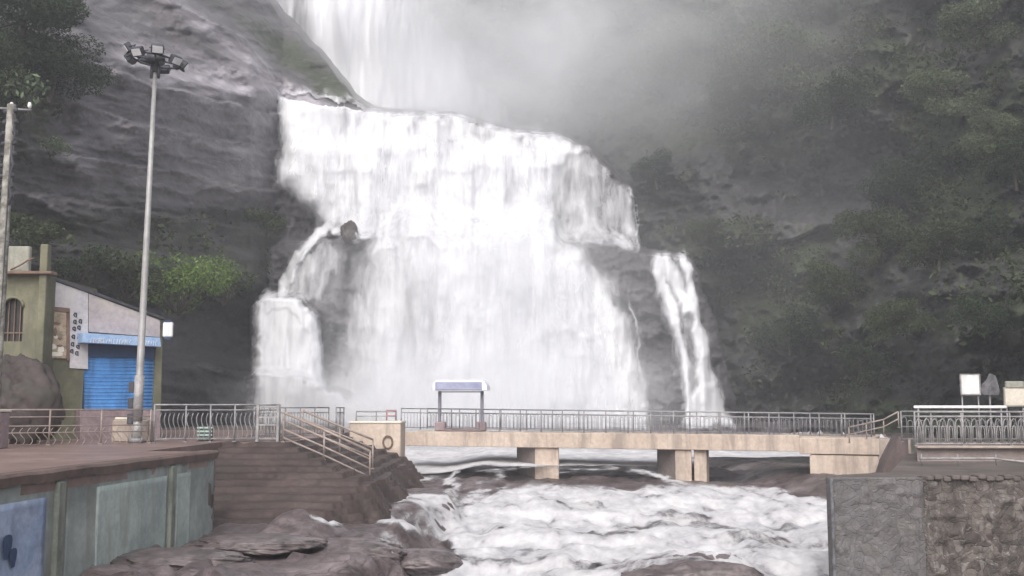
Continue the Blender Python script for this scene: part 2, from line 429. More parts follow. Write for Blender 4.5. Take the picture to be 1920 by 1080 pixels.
# ------------------------------------------------------------------ falling water
def blur(a, ku, kv):
    def b1(a, k, ax):
        if k < 1: return a
        p = np.pad(a, [(k, k) if i == ax else (0, 0) for i in range(2)], mode='edge')
        c = np.cumsum(p, ax); c = np.insert(c, 0, 0, ax)
        n = a.shape[ax]
        return (np.take(c, range(2 * k + 1, 2 * k + 1 + n), ax) - np.take(c, range(0, n), ax)) / (2 * k + 1)
    return b1(b1(a, ku, 1), kv, 0)
def soft(sd, w=10): return np.clip(0.5 - sd / (2 * w), 0, 1)
Uw = U + 14 * (fbm(U / 22, V / 40, 51) - .5) * 2; Vw = V + 10 * (fbm(U / 18, V / 30, 52) - .5) * 2
main = sdpoly(Uw, Vw, [(522, 170), (560, 174), (650, 190), (740, 207), (850, 207), (900, 228), (960, 242), (1040, 248), (1098, 280), (1085, 300), (1060, 330), (1040, 400), (1055, 450), (1085, 470), (1100, 500), (1140, 530), (1165, 600), (1190, 680), (1216, 800), (640, 800), (655, 740), (655, 640), (665, 520), (690, 450), (655, 436), (610, 430), (590, 395), (560, 352), (518, 345), (530, 280)])
dens = soft(main, 20) * 1.0
veil = soft(sdpoly(Uw, Vw, [(655, 455), (720, 460), (800, 520), (835, 620), (820, 740), (700, 760), (640, 740), (650, 560)]), 40)
dens = dens * (1 - 0.52 * veil)
dens = dens * (1 - 0.30 * ss(.5, .66, fbm(U / 26, V / 190, 57, 4)) * ss(330, 460, V) * ss(880, 1000, 2 * 880 - U)) * (1 - 0.22 * ss(.52, .66, fbm(U / 30, V / 130, 58, 4)) * ss(420, 360, V))
dens = np.maximum(dens, 0.34 * soft(sdpoly(U, V, [(560, 470), (640, 455), (660, 740), (620, 740)]), 16))
dens = dens * (1 - 0.45 * soft(sdpoly(Uw, Vw, [(880, 238), (935, 252), (905, 275), (885, 262)]), 8)) * (1 - 0.35 * soft(sdpoly(Uw, Vw, [(960, 262), (1000, 262), (1010, 300), (985, 300)]), 8))
dens = np.maximum(dens, 0.50 * soft(sdpoly(Uw, Vw, [(1045, 285), (1098, 278), (1150, 325), (1180, 360), (1196, 468), (1045, 455)]), 8))
dens = np.maximum(dens, 0.9 * np.clip(1.3 - sdline(Uw, Vw, [(600, 440), (572, 466), (548, 500), (538, 530), (532, 562)]) / 10, 0, 1))
dens = np.maximum(dens, 0.8 * np.clip(1.3 - sdline(Uw, Vw, [(690, 440), (655, 440), (620, 425), (600, 440)]) / 12, 0, 1) * (1 - np.exp(-((U - 656) / 17) ** 4 - ((V - 432) / 20) ** 4)))
dens = np.maximum(dens, 0.9 * np.clip(1.35 - sdline(Uw, Vw, [(482, 720), (480, 640), (484, 580), (505, 566), (545, 570), (575, 600), (588, 660), (594, 720)]) / 22, 0, 1))
dens = np.maximum(dens, 0.46 * soft(sdpoly(Uw, Vw, [(610, 440), (560, 475), (538, 520), (530, 570), (610, 570), (650, 480)]), 12) * (.7 + .6 * fbm(U / 14, V / 90, 63, 3)))
dens = np.maximum(dens, 0.80 * soft(sdpoly(U, V, [(485, 570), (580, 575), (600, 720), (480, 720)]), 6))
dens = np.maximum(dens, 0.80 * soft(sdpoly(Uw, Vw, [(466, 700), (560, 704), (620, 728), (680, 765), (700, 800), (470, 800)]), 8))
for pl, wd, dv in (([(1228, 488), (1242, 545), (1270, 600), (1284, 660), (1292, 770)], 17, .85), ([(1250, 488), (1262, 530), (1300, 590), (1318, 640), (1326, 740)], 18, .85), ([(1280, 486), (1290, 540), (1312, 620), (1335, 720)], 15, .8), ([(1180, 545), (1190, 620), (1200, 700)], 4, .5), ([(1255, 600), (1262, 700)], 5, .35), ([(1176, 350), (1188, 400), (1194, 470)], 4, .6)):
    dens = np.maximum(dens, dv * np.clip(1.3 - sdline(Uw, Vw, pl) / wd, 0, 1))
dens = np.maximum(dens, 0.42 * soft(sdpoly(U, V, [(1222, 486), (1285, 486), (1312, 600), (1340, 730), (1290, 760), (1275, 640), (1240, 560)]), 8))
dens = np.maximum(dens, 0.9 * soft(sdpoly(Uw, Vw, [(1285, 745), (1330, 705), (1352, 730), (1372, 800), (1280, 800)]), 9))
sh = 0.8 * (fbm(U / 70, V / 60, 55, 3) - .5) * 2
lipw = lip1 - 7 + 6 * (fbm(U / 9, U * 0, 56, 3) - .3)
dens = dens * ss(464, 492, U + 22 * (fbm(U / 20, V / 26, 64, 4) - .35) - .05 * (700 - V) * ((V < 700) & (V > 560)))
T1w = 85.0 + (lip1 - V) * 0.010 - 3.0 * ss(425, 470, V) + sh + outside(lipw - V) + outside(Ud - 1206)
mid_ = ss(670, 720, U) * ss(1090, 1040, U)
d2_ = np.maximum(lip2 + 10 - bump_ - V + 70 * (fbm(U / 60, V * 0, 60, 4) - .5), 0)
T2w = 78.0 + (lip2 - V) * 0.012 + sh + (1 - mid_) * outside(lip2 - bump_ - V) + mid_ * (.04 * d2_ + .0007 * d2_ ** 2) + outside(520 - U)
T3w = 72.0 + (lip3 - V) * 0.01 + outside(lip3 - V) + outside(470 - U) + 0.5 * sh
T4w = 68.4 + outside(lip4 - V) + outside(462 - U) + 0.5 * sh
Ds = np.minimum.reduce([T1w, T2w, T3w, T4w])
Ds = np.minimum(blur(Ds, 2, 4), Ds)
Ds = np.where(dens < 0.6, np.minimum(Ds, D + 0.6), Ds)
flow = 1.0 * (fbm(U / 34, V / 260, 53, 3) - .5) * 2 + 0.35 * (fbm(U / 9, V / 150, 54, 3) - .5) * 2
W = Ds - 0.55 - 0.9 * dens * (1 + 0.6 * flow)
def water_obj(name, Wd, dn, mat, label, shell=None):
    mask = dn > 0.02
    xx, yy, zz = P(U, V, Wd)
    Vt = np.stack([xx, yy, zz], -1).reshape(-1, 3)
    Vt2, F2, at = compact(Vt, grid_faces(mask), {'dens': dn})
    if shell is not None:      # loose outer curtain of spray in front of the solid sheet
        sdn = shell; xx, yy, zz = P(U, V, Wd - 1.1)
        V3, F3, a3 = compact(np.stack([xx + 3.3 * 0, yy, zz], -1).reshape(-1, 3), grid_faces(sdn > 0.02), {'dens': sdn})
        F2 = np.concatenate([F2, F3 + len(Vt2)]); Vt2 = np.concatenate([Vt2, V3]); at = {'dens': np.concatenate([at['dens'], a3['dens']])}
    o = mesh_np(name, Vt2, F2, mat, smooth=True, attrs=at)
    return tag(o, kind='structure', label=label)
side = ss(1150, 1215, U) * ss(440, 480, V)
dmain = np.where(U < 1217, dens, 0); dside = np.where(U >= 1214, dens, 0)
water_obj('waterfall', W, dmain, M['fall'], 'broad white two-tier waterfall behind the footbridge', 0.50 * soft(main + 14, 34) * (U < 1217) * (0.5 + 1.0 * fbm(U / 24, V / 200, 59, 3)) * ss(215, 280, V))
water_obj('side_cascade', W, dside, M['fall'], 'thin white cascade right of the main falls')
# the upper fall dropping behind the ridge
ur = sdpoly(Uw, V, [(440, -340), (700, -340), (775, -40), (775, 30), (815, 80), (880, 160), (930, 280), (560, 280), (520, 100)])
du = soft(ur - 10, 90) * (1 - 0.35 * np.exp(-((U - 565) / 18) ** 2))
water_obj('upper_waterfall', blur(Lb, 16, 24) - 9.0 - flow, du, M['fall_far'], 'pale upper waterfall dropping through mist above the ridge')
# ------------------------------------------------------------------ river bed, rapids and banks
M['rapids'] = water_mat('rapids_foam', 0.9, 1.3, 0.40, (0.78, 0.77, 0.78), thr=0.42, amp=3.0, dark=(0.55, 0.55, 0.58))
gx = np.arange(-32, 42, 0.16); gy = np.arange(13, 82, 0.16)
X, Y = np.meshgrid(gx, gy)
zr = interp(Y, [(12, -3.9), (28, -3.35), (38, -3.0), (42, -2.55), (45, -2.05), (52, -1.85), (58, -1.75), (82, -0.8)])
pu, pv = proj(X, Y, zr)
left = ss(-1.3, -2.9, X - 1.6 * (fbm(X / 2.5, Y / 2.5, 5) - .5) + np.interp(Y, [20, 28, 34, 42], [0, .6, .3, -.3]))
plate = -2.0 + .08 * ss(30, 36, Y) - (0.42 - .2 * ss(28, 32, Y)) * (fbm(X / 1.7, Y / 2.6, 61, 5) - .5) * 2
q = plate / 0.16; plate = 0.16 * (np.floor(q) + ss(0.55, 0.95, q - np.floor(q)))
mound = ss(14, -14, sdpoly(pu, pv, [(590, 985), (700, 975), (790, 990), (835, 1030), (838, 1062), (790, 1066), (700, 1066), (600, 1060)]))
bed = zr - 0.35 + 0.28 * (fbm(X / 2.2, Y / 2.2, 62, 5) - .5) * 2
bed = bed * (1 - left) + plate * left
shelf = ss(40.5, 43.5, Y + 1.5 * (fbm(X / 3, Y / 9, 59) - .5)) * ss(53.5, 51.5, Y)
q = (zr - .05 - .14 * ss(45.5, 48, Y) + 0.30 * (fbm(X / 3.8, Y / 2.4, 63, 5) - .5) * 2) / 0.14
sh_z = 0.14 * (np.floor(q) + ss(0.5, 0.95, q - np.floor(q)))
bed = bed * (1 - shelf) + (sh_z + 0.02) * shelf
rb = ss(9.5, 12.5, X - 0.4 * (vn(X / 2, Y / 2, 7) - .5)) * ss(36.5, 42, Y)
bed = bed * (1 - rb) + (-1.65 + 0.5 * (fbm(X / 2.5, Y / 2.5, 64, 5) - .5)) * rb
rb2 = ss(16, 18, X) * ss(40, 44, Y); bed = bed * (1 - rb2) + (-0.7 + 0.3 * vn(X, Y, 8)) * rb2
lb2 = ss(-8.6, -9.6, X) * ss(26, 28, Y); bed = np.where(lb2 > .5, np.minimum(bed, -0.25), bed)
lowrock = [((620, 1040), 1.15, .55, .22), ((742, 1045), 1.0, .6, .2), ((805, 1055), .8, .55, .15), ((1290, 1062), 2.0, .9, .55), ((1080, 1068), 1.3, .8, .32), ((900, 965), 1.0, 1.1, .3), ((1300, 935), 1.6, .8, .3), ((560, 1050), .8, .5, .3)]
for (a, b), rx, ry, hh in lowrock:
    yy0 = 2000 * (1.15 + 3.25) / (b - 762.0) if a > 850 else 2000 * (1.15 + 2.5) / (b - 762.0)
    xx0 = (a - 960) / 2000.0 * yy0
    bed = bed + hh * 1.2 * np.exp(-(((X - xx0) / rx) ** 4 + ((Y - yy0) / (ry * 2)) ** 4)) * (1 + .5 * (fbm(X / .8, Y / .8, 66, 3) - .5))
bed = bed + 0.10 * (fbm(X / .5, Y / .5, 65, 4) - .5) * 2
nv2, nu2 = X.shape
idx = np.arange(nv2 * nu2).reshape(nv2, nu2)
RF = np.stack([idx[:-1, :-1], idx[:-1, 1:], idx[1:, 1:], idx[1:, :-1]], -1).reshape(-1, 4)
rm = 0.1 + 0.35 * ss(.5, .65, fbm(X / 3, Y / 3, 67)) * ss(40, 50, Y) + .3 * rb
rt = np.full(X.shape, 0.5) - 0.08 * shelf - .03 * left * ss(32, 29, Y)
mesh_np('river_bed', np.stack([X, Y, bed], -1).reshape(-1, 3), RF, M['river_rock'], smooth=True, attrs={'moss': rm, 'tone': rt})
bpy.data.objects['river_bed']['kind'] = 'structure'

pu, pv = proj(X, Y, np.maximum(bed, zr))
pw, qw = pu + 16 * (fbm(X, Y * .6, 68, 4) - .5) * 2, pv + 9 * (fbm(X * .9 + 7, Y * .6, 69, 4) - .5) * 2
fo = soft(sdpoly(pw, qw, [(735, 945), (850, 935), (930, 940), (1000, 928), (1200, 938), (1330, 930), (1440, 938), (1700, 945), (1900, 1600), (760, 1600), (800, 1090), (850, 1050), (850, 1020), (800, 985), (740, 975)]), 8)
tf0 = fbm(X / .5, Y / .9, 85, 4)
def stream(pts, wd, dv):
    global fo
    fo = np.maximum(fo, dv * np.clip(1.4 - sdline(pw, qw, pts) / wd, 0, 1))
stream([(600, 978), (720, 972), (800, 1000), (870, 1030)], 7, .9)
stream([(690, 950), (740, 938), (850, 932), (960, 930)], 5, .85)
stream([(725, 1008), (758, 1045), (790, 1095), (830, 1200)], 13, .7)
stream([(848, 898), (846, 930)], 7, .7); stream([(700, 915), (760, 905), (820, 898)], 6, .4)
stream([(1180, 900), (1240, 915), (1300, 930)], 5, .5); stream([(980, 895), (1100, 905), (1190, 895)], 3, .35)
stream([(640, 960), (700, 965), (760, 990)], 10, .7); stream([(900, 905), (960, 900)], 4, .35)
fo = fo * (1 - .5 * np.exp(-(((pw - 1290) / 85) ** 4 + ((qw - 1062) / 14) ** 4))) * (1 - .35 * np.exp(-(((pw - 1090) / 80) ** 4 + ((qw - 1066) / 14) ** 4)))
fo = fo * (1 - .55 * np.exp(-(((pw - 800) / 60) ** 2 + ((qw - 962) / 9) ** 2))) * (1 - .45 * np.exp(-(((pw - 890) / 60) ** 2 + ((qw - 975) / 9) ** 2)))
fo = fo * (1 - .62 * ss(.52, .66, fbm(X / 2.8 + 3, Y / 1.3, 84, 5)) * .8 * ss(44, 42, Y)) * (1 - .3 * ss(.5, .6, tf0))
back = ss(48.2, 49.6, Y + 2.0 * (fbm(X / 2, Y / 4, 87, 4) - .5)) * ss(-11.5, -10.5, X) * np.where(Y < 54, ss(9.5, 8, X), ss(19.5, 18.0, X + (Y - 60) * .1))
fo = np.maximum(fo, back)
tb = fbm(X / 1.5, Y / 2.4, 81, 5); ridg = 1 - np.abs(2 * fbm(X / 1.1 + 4, Y / 2.6, 82, 4) - 1)
tf = fbm(X / .45, Y / .8, 83, 4)
wz = zr + 0.10 + (0.24 * (tb - .5) * 2 + 0.26 * (ridg - .7) + .20 * (tf - .5)) * ss(44, 41, Y) + 0.12 * (tb - .5) * ss(42, 45, Y)
# the drop where the shelf ends, and the low weir across the rapids
wig = 1.2 * (fbm(X / 3, Y * 0, 86, 4) - .5)
for yl, hl in ((30.4, .30), (33.6, .20), (37.6, .22)):
    wz = wz + hl * (ss(yl - .25, yl + .25, Y + wig) - .5) * ss(-3.5, -1, X)
wz = np.where(fo < .95, np.maximum(wz, bed + 0.05), np.maximum(wz, bed - 0.25 * (fo > .97) + .3 * back))
keep = (fo > 0.03)
k = (keep[:-1, :-1] | keep[:-1, 1:] | keep[1:, 1:] | keep[1:, :-1]).ravel()
Vt, Fk, at = compact(np.stack([X, Y, wz], -1).reshape(-1, 3), RF[k], {'dens': fo})
o = mesh_np('river_water', Vt, Fk, M['rapids'], smooth=True, attrs=at); o['kind'] = 'structure'

# ------------------------------------------------------------------ materials for the built things
M['beige'] = worn('beige_paint', (0.42, 0.335, 0.275), (0.52, 0.43, 0.36), 0.7, 0.7, (0.27, 0.22, 0.19), True, 0.2)
M['beige_grey'] = worn('weathered_beige', (0.28, 0.225, 0.19), (0.40, 0.335, 0.285), 0.9, 0.8, (0.22, 0.2, 0.19), True)
M['pier_dark'] = worn('dark_pier', (0.20, 0.165, 0.155), (0.28, 0.235, 0.22), 0.9, 0.8)
M['pave'] = worn('red_brown_paving', (0.15, 0.098, 0.085), (0.235, 0.165, 0.150), 0.55, 0.45, (0.12, 0.088, 0.08), False, 0.15)
M['ground'] = worn('brown_ground', (0.065, 0.058, 0.050), (0.14, 0.115, 0.105), 0.5, 0.7)
M['steps'] = worn('worn_steps', (0.030, 0.020, 0.018), (0.070, 0.050, 0.046), 0.6, 0.65, (0.04, 0.032, 0.028), False, 0.4)
M['green_wall'] = worn('green_stained_render', (0.16, 0.175, 0.165), (0.31, 0.34, 0.325), 0.45, 0.75, (0.15, 0.145, 0.125), True, 0.3)
M['pale_panel'] = worn('pale_green_render', (0.24, 0.28, 0.27), (0.38, 0.43, 0.41), 0.7, 0.75, (0.24, 0.25, 0.22), True, 0.2)
M['pilaster'] = worn('mossy_pilaster', (0.12, 0.13, 0.11), (0.22, 0.235, 0.205), 1.2, 0.85, (0.27, 0.27, 0.235), True, 0.4)
M['blue_wall'] = worn('pale_blue_painted_wall', (0.20, 0.27, 0.40), (0.33, 0.38, 0.50), 0.9, 0.7, (0.16, 0.20, 0.28), False, 0.2)
M['coping'] = worn('red_brown_coping', (0.075, 0.05, 0.045), (0.15, 0.10, 0.09), 1.2, 0.7, (0.10, 0.09, 0.07), False)
M['steel'] = worn('galvanised_steel', (0.17, 0.165, 0.175), (0.30, 0.29, 0.30), 3, 0.5, None, False, 0.1, 0.3)
M['steel_pale'] = worn('pale_painted_steel', (0.17, 0.163, 0.165), (0.33, 0.315, 0.315), 3, 0.5, None, False, 0.1)
M['rail_tan'] = worn('tan_painted_rail', (0.20, 0.16, 0.14), (0.33, 0.275, 0.245), 2, 0.5, None, False, 0.1)
M['pole'] = worn('pole_steel', (0.24, 0.235, 0.23), (0.36, 0.355, 0.35), 0.6, 0.45, None, False, 0.1, 0.2)
M['dark_metal'] = worn('dark_metal', (0.035, 0.035, 0.045), (0.07, 0.07, 0.08), 3, 0.5)
M['lamp_glass'] = worn('lamp_glass', (0.55, 0.56, 0.58), (0.7, 0.7, 0.72), 3, 0.15)
M['olive'] = worn('olive_wall', (0.10, 0.10, 0.065), (0.175, 0.17, 0.115), 0.6, 0.8, (0.10, 0.095, 0.075), True, 0.25)
M['white_wall'] = worn('white_banner', (0.40, 0.385, 0.41), (0.53, 0.51, 0.53), 0.8, 0.65, (0.48, 0.47, 0.45), True, 0.1)
M['pink_wall'] = worn('pinkish_banner', (0.32, 0.285, 0.30), (0.43, 0.39, 0.40), 0.7, 0.65, (0.50, 0.47, 0.40), False, 0.1)
M['parapet'] = worn('pale_parapet', (0.24, 0.24, 0.205), (0.36, 0.355, 0.31), 1.2, 0.8, (0.22, 0.21, 0.17), True)
M['blue'] = worn('blue_shutter', (0.05, 0.18, 0.44), (0.09, 0.27, 0.60), 0.6, 0.45, (0.045, 0.12, 0.27), True, 0.15)
M['blue_pale'] = worn('pale_blue_fascia', (0.22, 0.36, 0.60), (0.38, 0.50, 0.70), 2.0, 0.5)
M['blue_dark'] = worn('dark_blue_box', (0.015, 0.035, 0.09), (0.03, 0.06, 0.13), 1.0, 0.5)
M['brown'] = worn('brown_frame', (0.12, 0.075, 0.055), (0.19, 0.13, 0.10), 1.5, 0.7)
M['mural'] = worn('tan_mural', (0.24, 0.18, 0.13), (0.42, 0.34, 0.26), 2.0, 0.7, (0.14, 0.13, 0.08), False)
M['cream'] = worn('cream_paint', (0.55, 0.50, 0.42), (0.66, 0.62, 0.54), 2.0, 0.7)
M['ink'] = worn('dark_lettering', (0.02, 0.03, 0.045), (0.05, 0.06, 0.08), 3, 0.7)
M['white'] = worn('white_paint', (0.66, 0.66, 0.67), (0.78, 0.78, 0.78), 1.5, 0.6, (0.55, 0.55, 0.53), True, 0.05)
M['lilac'] = worn('lilac_blue_roof', (0.22, 0.235, 0.36), (0.33, 0.34, 0.46), 1.8, 0.45)
M['lilac_pale'] = worn('pale_roof_edge', (0.66, 0.66, 0.76), (0.78, 0.78, 0.85), 1.8, 0.45)
M['kiosk_post'] = worn('kiosk_post', (0.15, 0.15, 0.19), (0.24, 0.23, 0.27), 1.8, 0.5)
M['red'] = worn('faded_red', (0.30, 0.10, 0.12), (0.42, 0.17, 0.19), 3, 0.6)
M['mint'] = worn('mint_green', (0.30, 0.44, 0.38), (0.42, 0.56, 0.48), 3, 0.6)
M['cable_pole'] = worn('weathered_pole', (0.12, 0.115, 0.10), (0.34, 0.33, 0.30), 3.0, 0.85, (0.09, 0.08, 0.065), False, 0.4)
M['glass'] = worn('dark_window', (0.02, 0.02, 0.02), (0.05, 0.045, 0.04), 1, 0.2)
M['plinth_dark'] = worn('dull_pink_base', (0.20, 0.15, 0.16), (0.30, 0.23, 0.24), 2, 0.8)
M['brown_wall'] = worn('brown_retaining_wall', (0.10, 0.075, 0.07), (0.17, 0.13, 0.125), 0.8, 0.8, (0.07, 0.06, 0.055), True)
def rubble_mat(name='rubble_masonry', tint=None):
    m, nt, o = newmat(name)
    v = coords(nt, (1, 1, 1.15))
    nd = nt.nodes.new('ShaderNodeTexNoise'); nd.inputs['Scale'].default_value = 1.4; nt.links.new(v, nd.inputs['Vector'])
    vm = nt.nodes.new('ShaderNodeVectorMath'); vm.operation = 'MULTIPLY_ADD'
    vm.inputs[1].default_value = (0.8, 0.8, 0.8)
    nt.links.new(nd.outputs['Color'], vm.inputs[0]); nt.links.new(v, vm.inputs[2])
    vo = nt.nodes.new('ShaderNodeTexVoronoi'); vo.inputs['Scale'].default_value = 4.6; nt.links.new(vm.outputs[0], vo.inputs['Vector'])
    ve = nt.nodes.new('ShaderNodeTexVoronoi'); ve.feature = 'DISTANCE_TO_EDGE'; ve.inputs['Scale'].default_value = 4.6; nt.links.new(vm.outputs[0], ve.inputs['Vector'])
    sx = nt.nodes.new('ShaderNodeSeparateColor'); nt.links.new(vo.outputs['Color'], sx.inputs[0])
    col = ramp(nt, sx.outputs[0], [(0.0, (0.055, 0.045, 0.042)), (0.35, (0.10, 0.083, 0.076)), (0.65, (0.13, 0.11, 0.098)), (1.0, (0.19, 0.172, 0.162))])
    n = noise(nt, v, 9, 6, 0.7)
    col = mixc(nt, 0.5, col, ramp(nt, n, [(0.3, (0.2, 0.2, 0.2)), (0.7, (0.85, 0.85, 0.85))]), 'OVERLAY')
    nb = noise(nt, v, 0.8, 5, 0.6)
    col = mixc(nt, ramp(nt, nb, [(0.45, (0, 0, 0)), (0.6, (.8, .8, .8))]), col, (0.125, 0.108, 0.10))
    e = ramp(nt, ve.outputs['Distance'], [(0.0, (0, 0, 0)), (0.09, (1, 1, 1))])
    col = mixc(nt, math_(nt, 'MULTIPLY_ADD', e, .35, .65), (0.07, 0.064, 0.058), col)
    col = mixc(nt, ramp(nt, noise(nt, coords(nt, (2.2, 2.2, .7)), 1.1, 6, 0.7, 1.0), [(0.46, (0, 0, 0)), (0.58, (.85, .85, .85))]), col, (0.062, 0.054, 0.05))
    col = mixc(nt, ramp(nt, noise(nt, coords(nt), 3.1, 5, 0.7, 2.0), [(0.60, (0, 0, 0)), (0.66, (.8, .8, .8))]), col, (0.25, 0.235, 0.225))
    if tint: col = mixc(nt, ramp(nt, noise(nt, coords(nt), 2.3, 6, .65, .5), [(.3, (.35, .35, .35)), (.7, (.85, .85, .85))]), col, tint)
    h = math_(nt, 'ADD', math_(nt, 'MULTIPLY', e, .35), math_(nt, 'MULTIPLY', n, 0.9))
    finish(nt, o, col, 0.85, bump(nt, h, 0.8, 0.05), 0.2)
    return m
M['rubble'] = rubble_mat()
M['stone_grey'] = rubble_mat('grey_smeared_masonry', (0.135, 0.13, 0.135))
M['plaster'] = worn('grey_blotched_plaster', (0.085, 0.085, 0.092), (0.19, 0.19, 0.205), 2.6, 0.85, (0.055, 0.052, 0.052), False, 0.8)

def noisy_grid(name, A, B, z0, z1, mat, amp, sc, seed, parent=None, n=(90, 60), thick=0.4, fine=0.0):
    """a wall panel from A to B (xy) between z0 and z1 with an uneven front (towards -y / camera side) and a real thickness"""
    A = Vector((A[0], A[1], 0)); B = Vector((B[0], B[1], 0)); L = (B - A).length
    t = (B - A).normalized(); nrm = Vector((t.y, -t.x, 0))
    s_ = np.linspace(0, 1, n[0]); h = np.linspace(0, 1, n[1]); S, Hh = np.meshgrid(s_, h)
    if callable(z1): zt = z1(S)
    else: zt = z1
    Z = z0 + (zt - z0) * Hh
    d = amp * (fbm(S * L / sc, Z / sc, seed, 5) - .5) * 2
    if fine: d = d + fine * (vn(S * L / .22, Z / .2, seed + 9) ** 2)
    ed = np.minimum(np.minimum(S, 1 - S) * L, (1 - Hh) * abs(z1 - z0) if not callable(z1) else (1 - Hh) * 3) ; d = d * ss(0, .12, ed)
    XX = A.x + t.x * S * L + nrm.x * d; YY = A.y + t.y * S * L + nrm.y * d
    Vf = np.stack([XX, YY, Z], -1).reshape(-1, 3)
    nb = len(Vf); ii = np.arange(nb).reshape(n[1], n[0])
    F = list(map(tuple, np.stack([ii[:-1, :-1], ii[:-1, 1:], ii[1:, 1:], ii[1:, :-1]], -1).reshape(-1, 4)))
    # rim pushed back by the thickness
    rim = list(ii[0, :]) + list(ii[1:, -1]) + list(ii[-1, -2::-1]) + list(ii[-2:0:-1, 0])
    bk = [(Vf[i][0] - nrm.x * thick, Vf[i][1] - nrm.y * thick, Vf[i][2]) for i in rim]
    m = len(rim)
    for i in range(m):
        j = (i + 1) % m; F.append((rim[j], rim[i], nb + i, nb + j))
    mb = MB(); mb.add([tuple(p) for p in Vf] + bk, F, True)
    return mb.build(name, mat, parent)

# ------------------------------------------------------------------ paved level on the left, its river wall and the steps
def slab(name, poly, z0, z1, mat, parent=None, kind=None):
    mb = MB(); mb.prism([(a, b, z0) for a, b in poly], (0, 0, z1 - z0)); o = mb.build(name, mat, parent)
    if kind: o['kind'] = kind
    return o
slab('walkway', [(-30, 12), (-8.75, 12), (-8.22, 20), (-7.62, 27.7), (-9.45, 27.9), (-9.45, 35.05), (-7.25, 35.05), (-7.25, 45.5), (-7.4, 53.0), (-30, 53)], -0.35, 0.0, M['pave'], kind='structure')
slab('ground', [(-60, 53.2), (-9, 53.2), (-12, 75), (-60, 75)], -0.5, -0.03, M['ground'], kind='structure')

lw = empty('river_wall', (-8.0, 22, -3)); tag(lw, 'long stained wall with pale green panels and a blue painted end below the left walkway', 'wall')
lw.location = (0, 0, 0)
def wl(y): return float(np.interp(y, [12, 20, 27.7], [-8.75, -8.22, -7.62]))
noisy_grid('wall', (wl(12), 12), (wl(20), 20), -4.2, -0.12, M['green_wall'], 0.03, 1.0, 91, lw, (60, 40))
noisy_grid('wall', (wl(20) , 20.01), (wl(27.7), 27.7), -4.2, -0.12, M['green_wall'], 0.03, 1.0, 92, lw, (60, 40))
noisy_grid('wall', (wl(27.7), 27.71), (-9.4, 27.9), -4.2, -0.12, M['brown_wall'], 0.03, 1.0, 93, lw, (30, 30))
noisy_grid('painted_panel', (wl(12) + .03, 12.4), (wl(19.2) + .03, 19.2), -4.1, -0.45, M['blue_wall'], 0.02, 1.5, 94, lw, (50, 30), .06)['label'] = 'pale blue painted panel with a dark patch'
noisy_grid('panel', (wl(21.2) + .03, 21.2), (wl(24.6) + .03, 24.6), -4.0, -0.42, M['pale_panel'], 0.02, 1.2, 95, lw, (50, 30), .05)['label'] = 'largest pale green rendered panel'
noisy_grid('panel', (wl(25.2) + .03, 25.2), (wl(26.0) + .03, 26.0), -3.0, -0.42, M['pale_panel'], 0.02, 1.2, 96, lw, (30, 30), .05)
for ya in (19.7, 24.9):
    mb = MB(); mb.box((wl(ya) - .02, ya, -2.2), (.18, .34, 4.0), ch=.03); mb.build('pilaster', M['pilaster'], lw)
mb = MB()
ys = np.linspace(12, 27.7, 80)
cv = []
for i, ya in enumerate(ys):
    j = .04 * (fbm(np.array([ya * 1.7]), np.array([0.]), 97)[0] - .5) * 2
    for dx, dz in ((.07 + j, -.17 + j), (.09 + j, -.02 + j * .5), (.04 + j, .03 + j * .5), (-.28, .035)): cv.append((wl(ya) + dx, ya, dz))
cf = [(i * 4 + k, i * 4 + k + 1, i * 4 + k + 5, i * 4 + k + 4) for i in range(79) for k in range(3)]
cf += [(i * 4 + 3, i * 4, i * 4 + 4, i * 4 + 7) for i in range(79)] + [(0, 1, 2, 3), (79 * 4 + 3, 79 * 4 + 2, 79 * 4 + 1, 79 * 4)]
mb.add(cv, cf, False); mb.build('coping', M['coping'], lw)
mb = MB()   # dark figure painted on the blue panel
for (yy_, zz_, a, b) in ((17.9, -1.15, .16, .25), (18.1, -1.35, .12, .2), (17.2, -1.2, .10, .14)):
    mb.add([(wl(yy_) + .052 + .012 * math.cos(0), yy_ + a * math.cos(t) * (1 + .25 * math.sin(3 * t)), zz_ + b * math.sin(t) * (1 + .2 * math.cos(2 * t))) for t in [k * math.pi / 9 for k in range(18)]], [tuple(range(18))])
mb.build('painted_mark', M['blue_dark'], lw)

gxs = np.arange(-10.4, -2.9, 0.05); gys = np.arange(27.0, 46.5, 0.05)
SX, SY = np.meshgrid(gxs, gys)
rag = 0.55 * (fbm(SX / 1.3, SY / 1.3, 101, 4) - .5) * 2
kk = np.maximum((35.0 - SY) / 0.58 + rag + .25 * vn(SX / 2.5, SY / 9, 102), (SX + 7.25) / 0.46 + rag)
kk = np.maximum(kk, 0)
kk = kk + np.maximum(SX - np.interp(SY, [28, 31, 33.5, 35, 47], [-5.5, -4.5, -4.1, -4.1, -4.6]) - 1.2 * rag, 0) * 6
st = np.floor(kk) + ss(0.0, 0.14, kk - np.floor(kk))
sz = -0.165 * np.clip(st, 0, 14) - .004 + 0.035 * (fbm(SX / .7, SY / .5, 103, 4) - .5) * 2 - np.maximum(kk - 12, 0) * .25
nvs, nus = SX.shape; ii = np.arange(nvs * nus).reshape(nvs, nus)
o = mesh_np('stone_steps', np.stack([SX, SY, sz], -1).reshape(-1, 3), np.stack([ii[:-1, :-1], ii[:-1, 1:], ii[1:, 1:], ii[1:, :-1]], -1).reshape(-1, 4), M['steps'], smooth=False)
tag(o, 'worn dark brown stone steps leading down from the walkway to the river', 'steps')

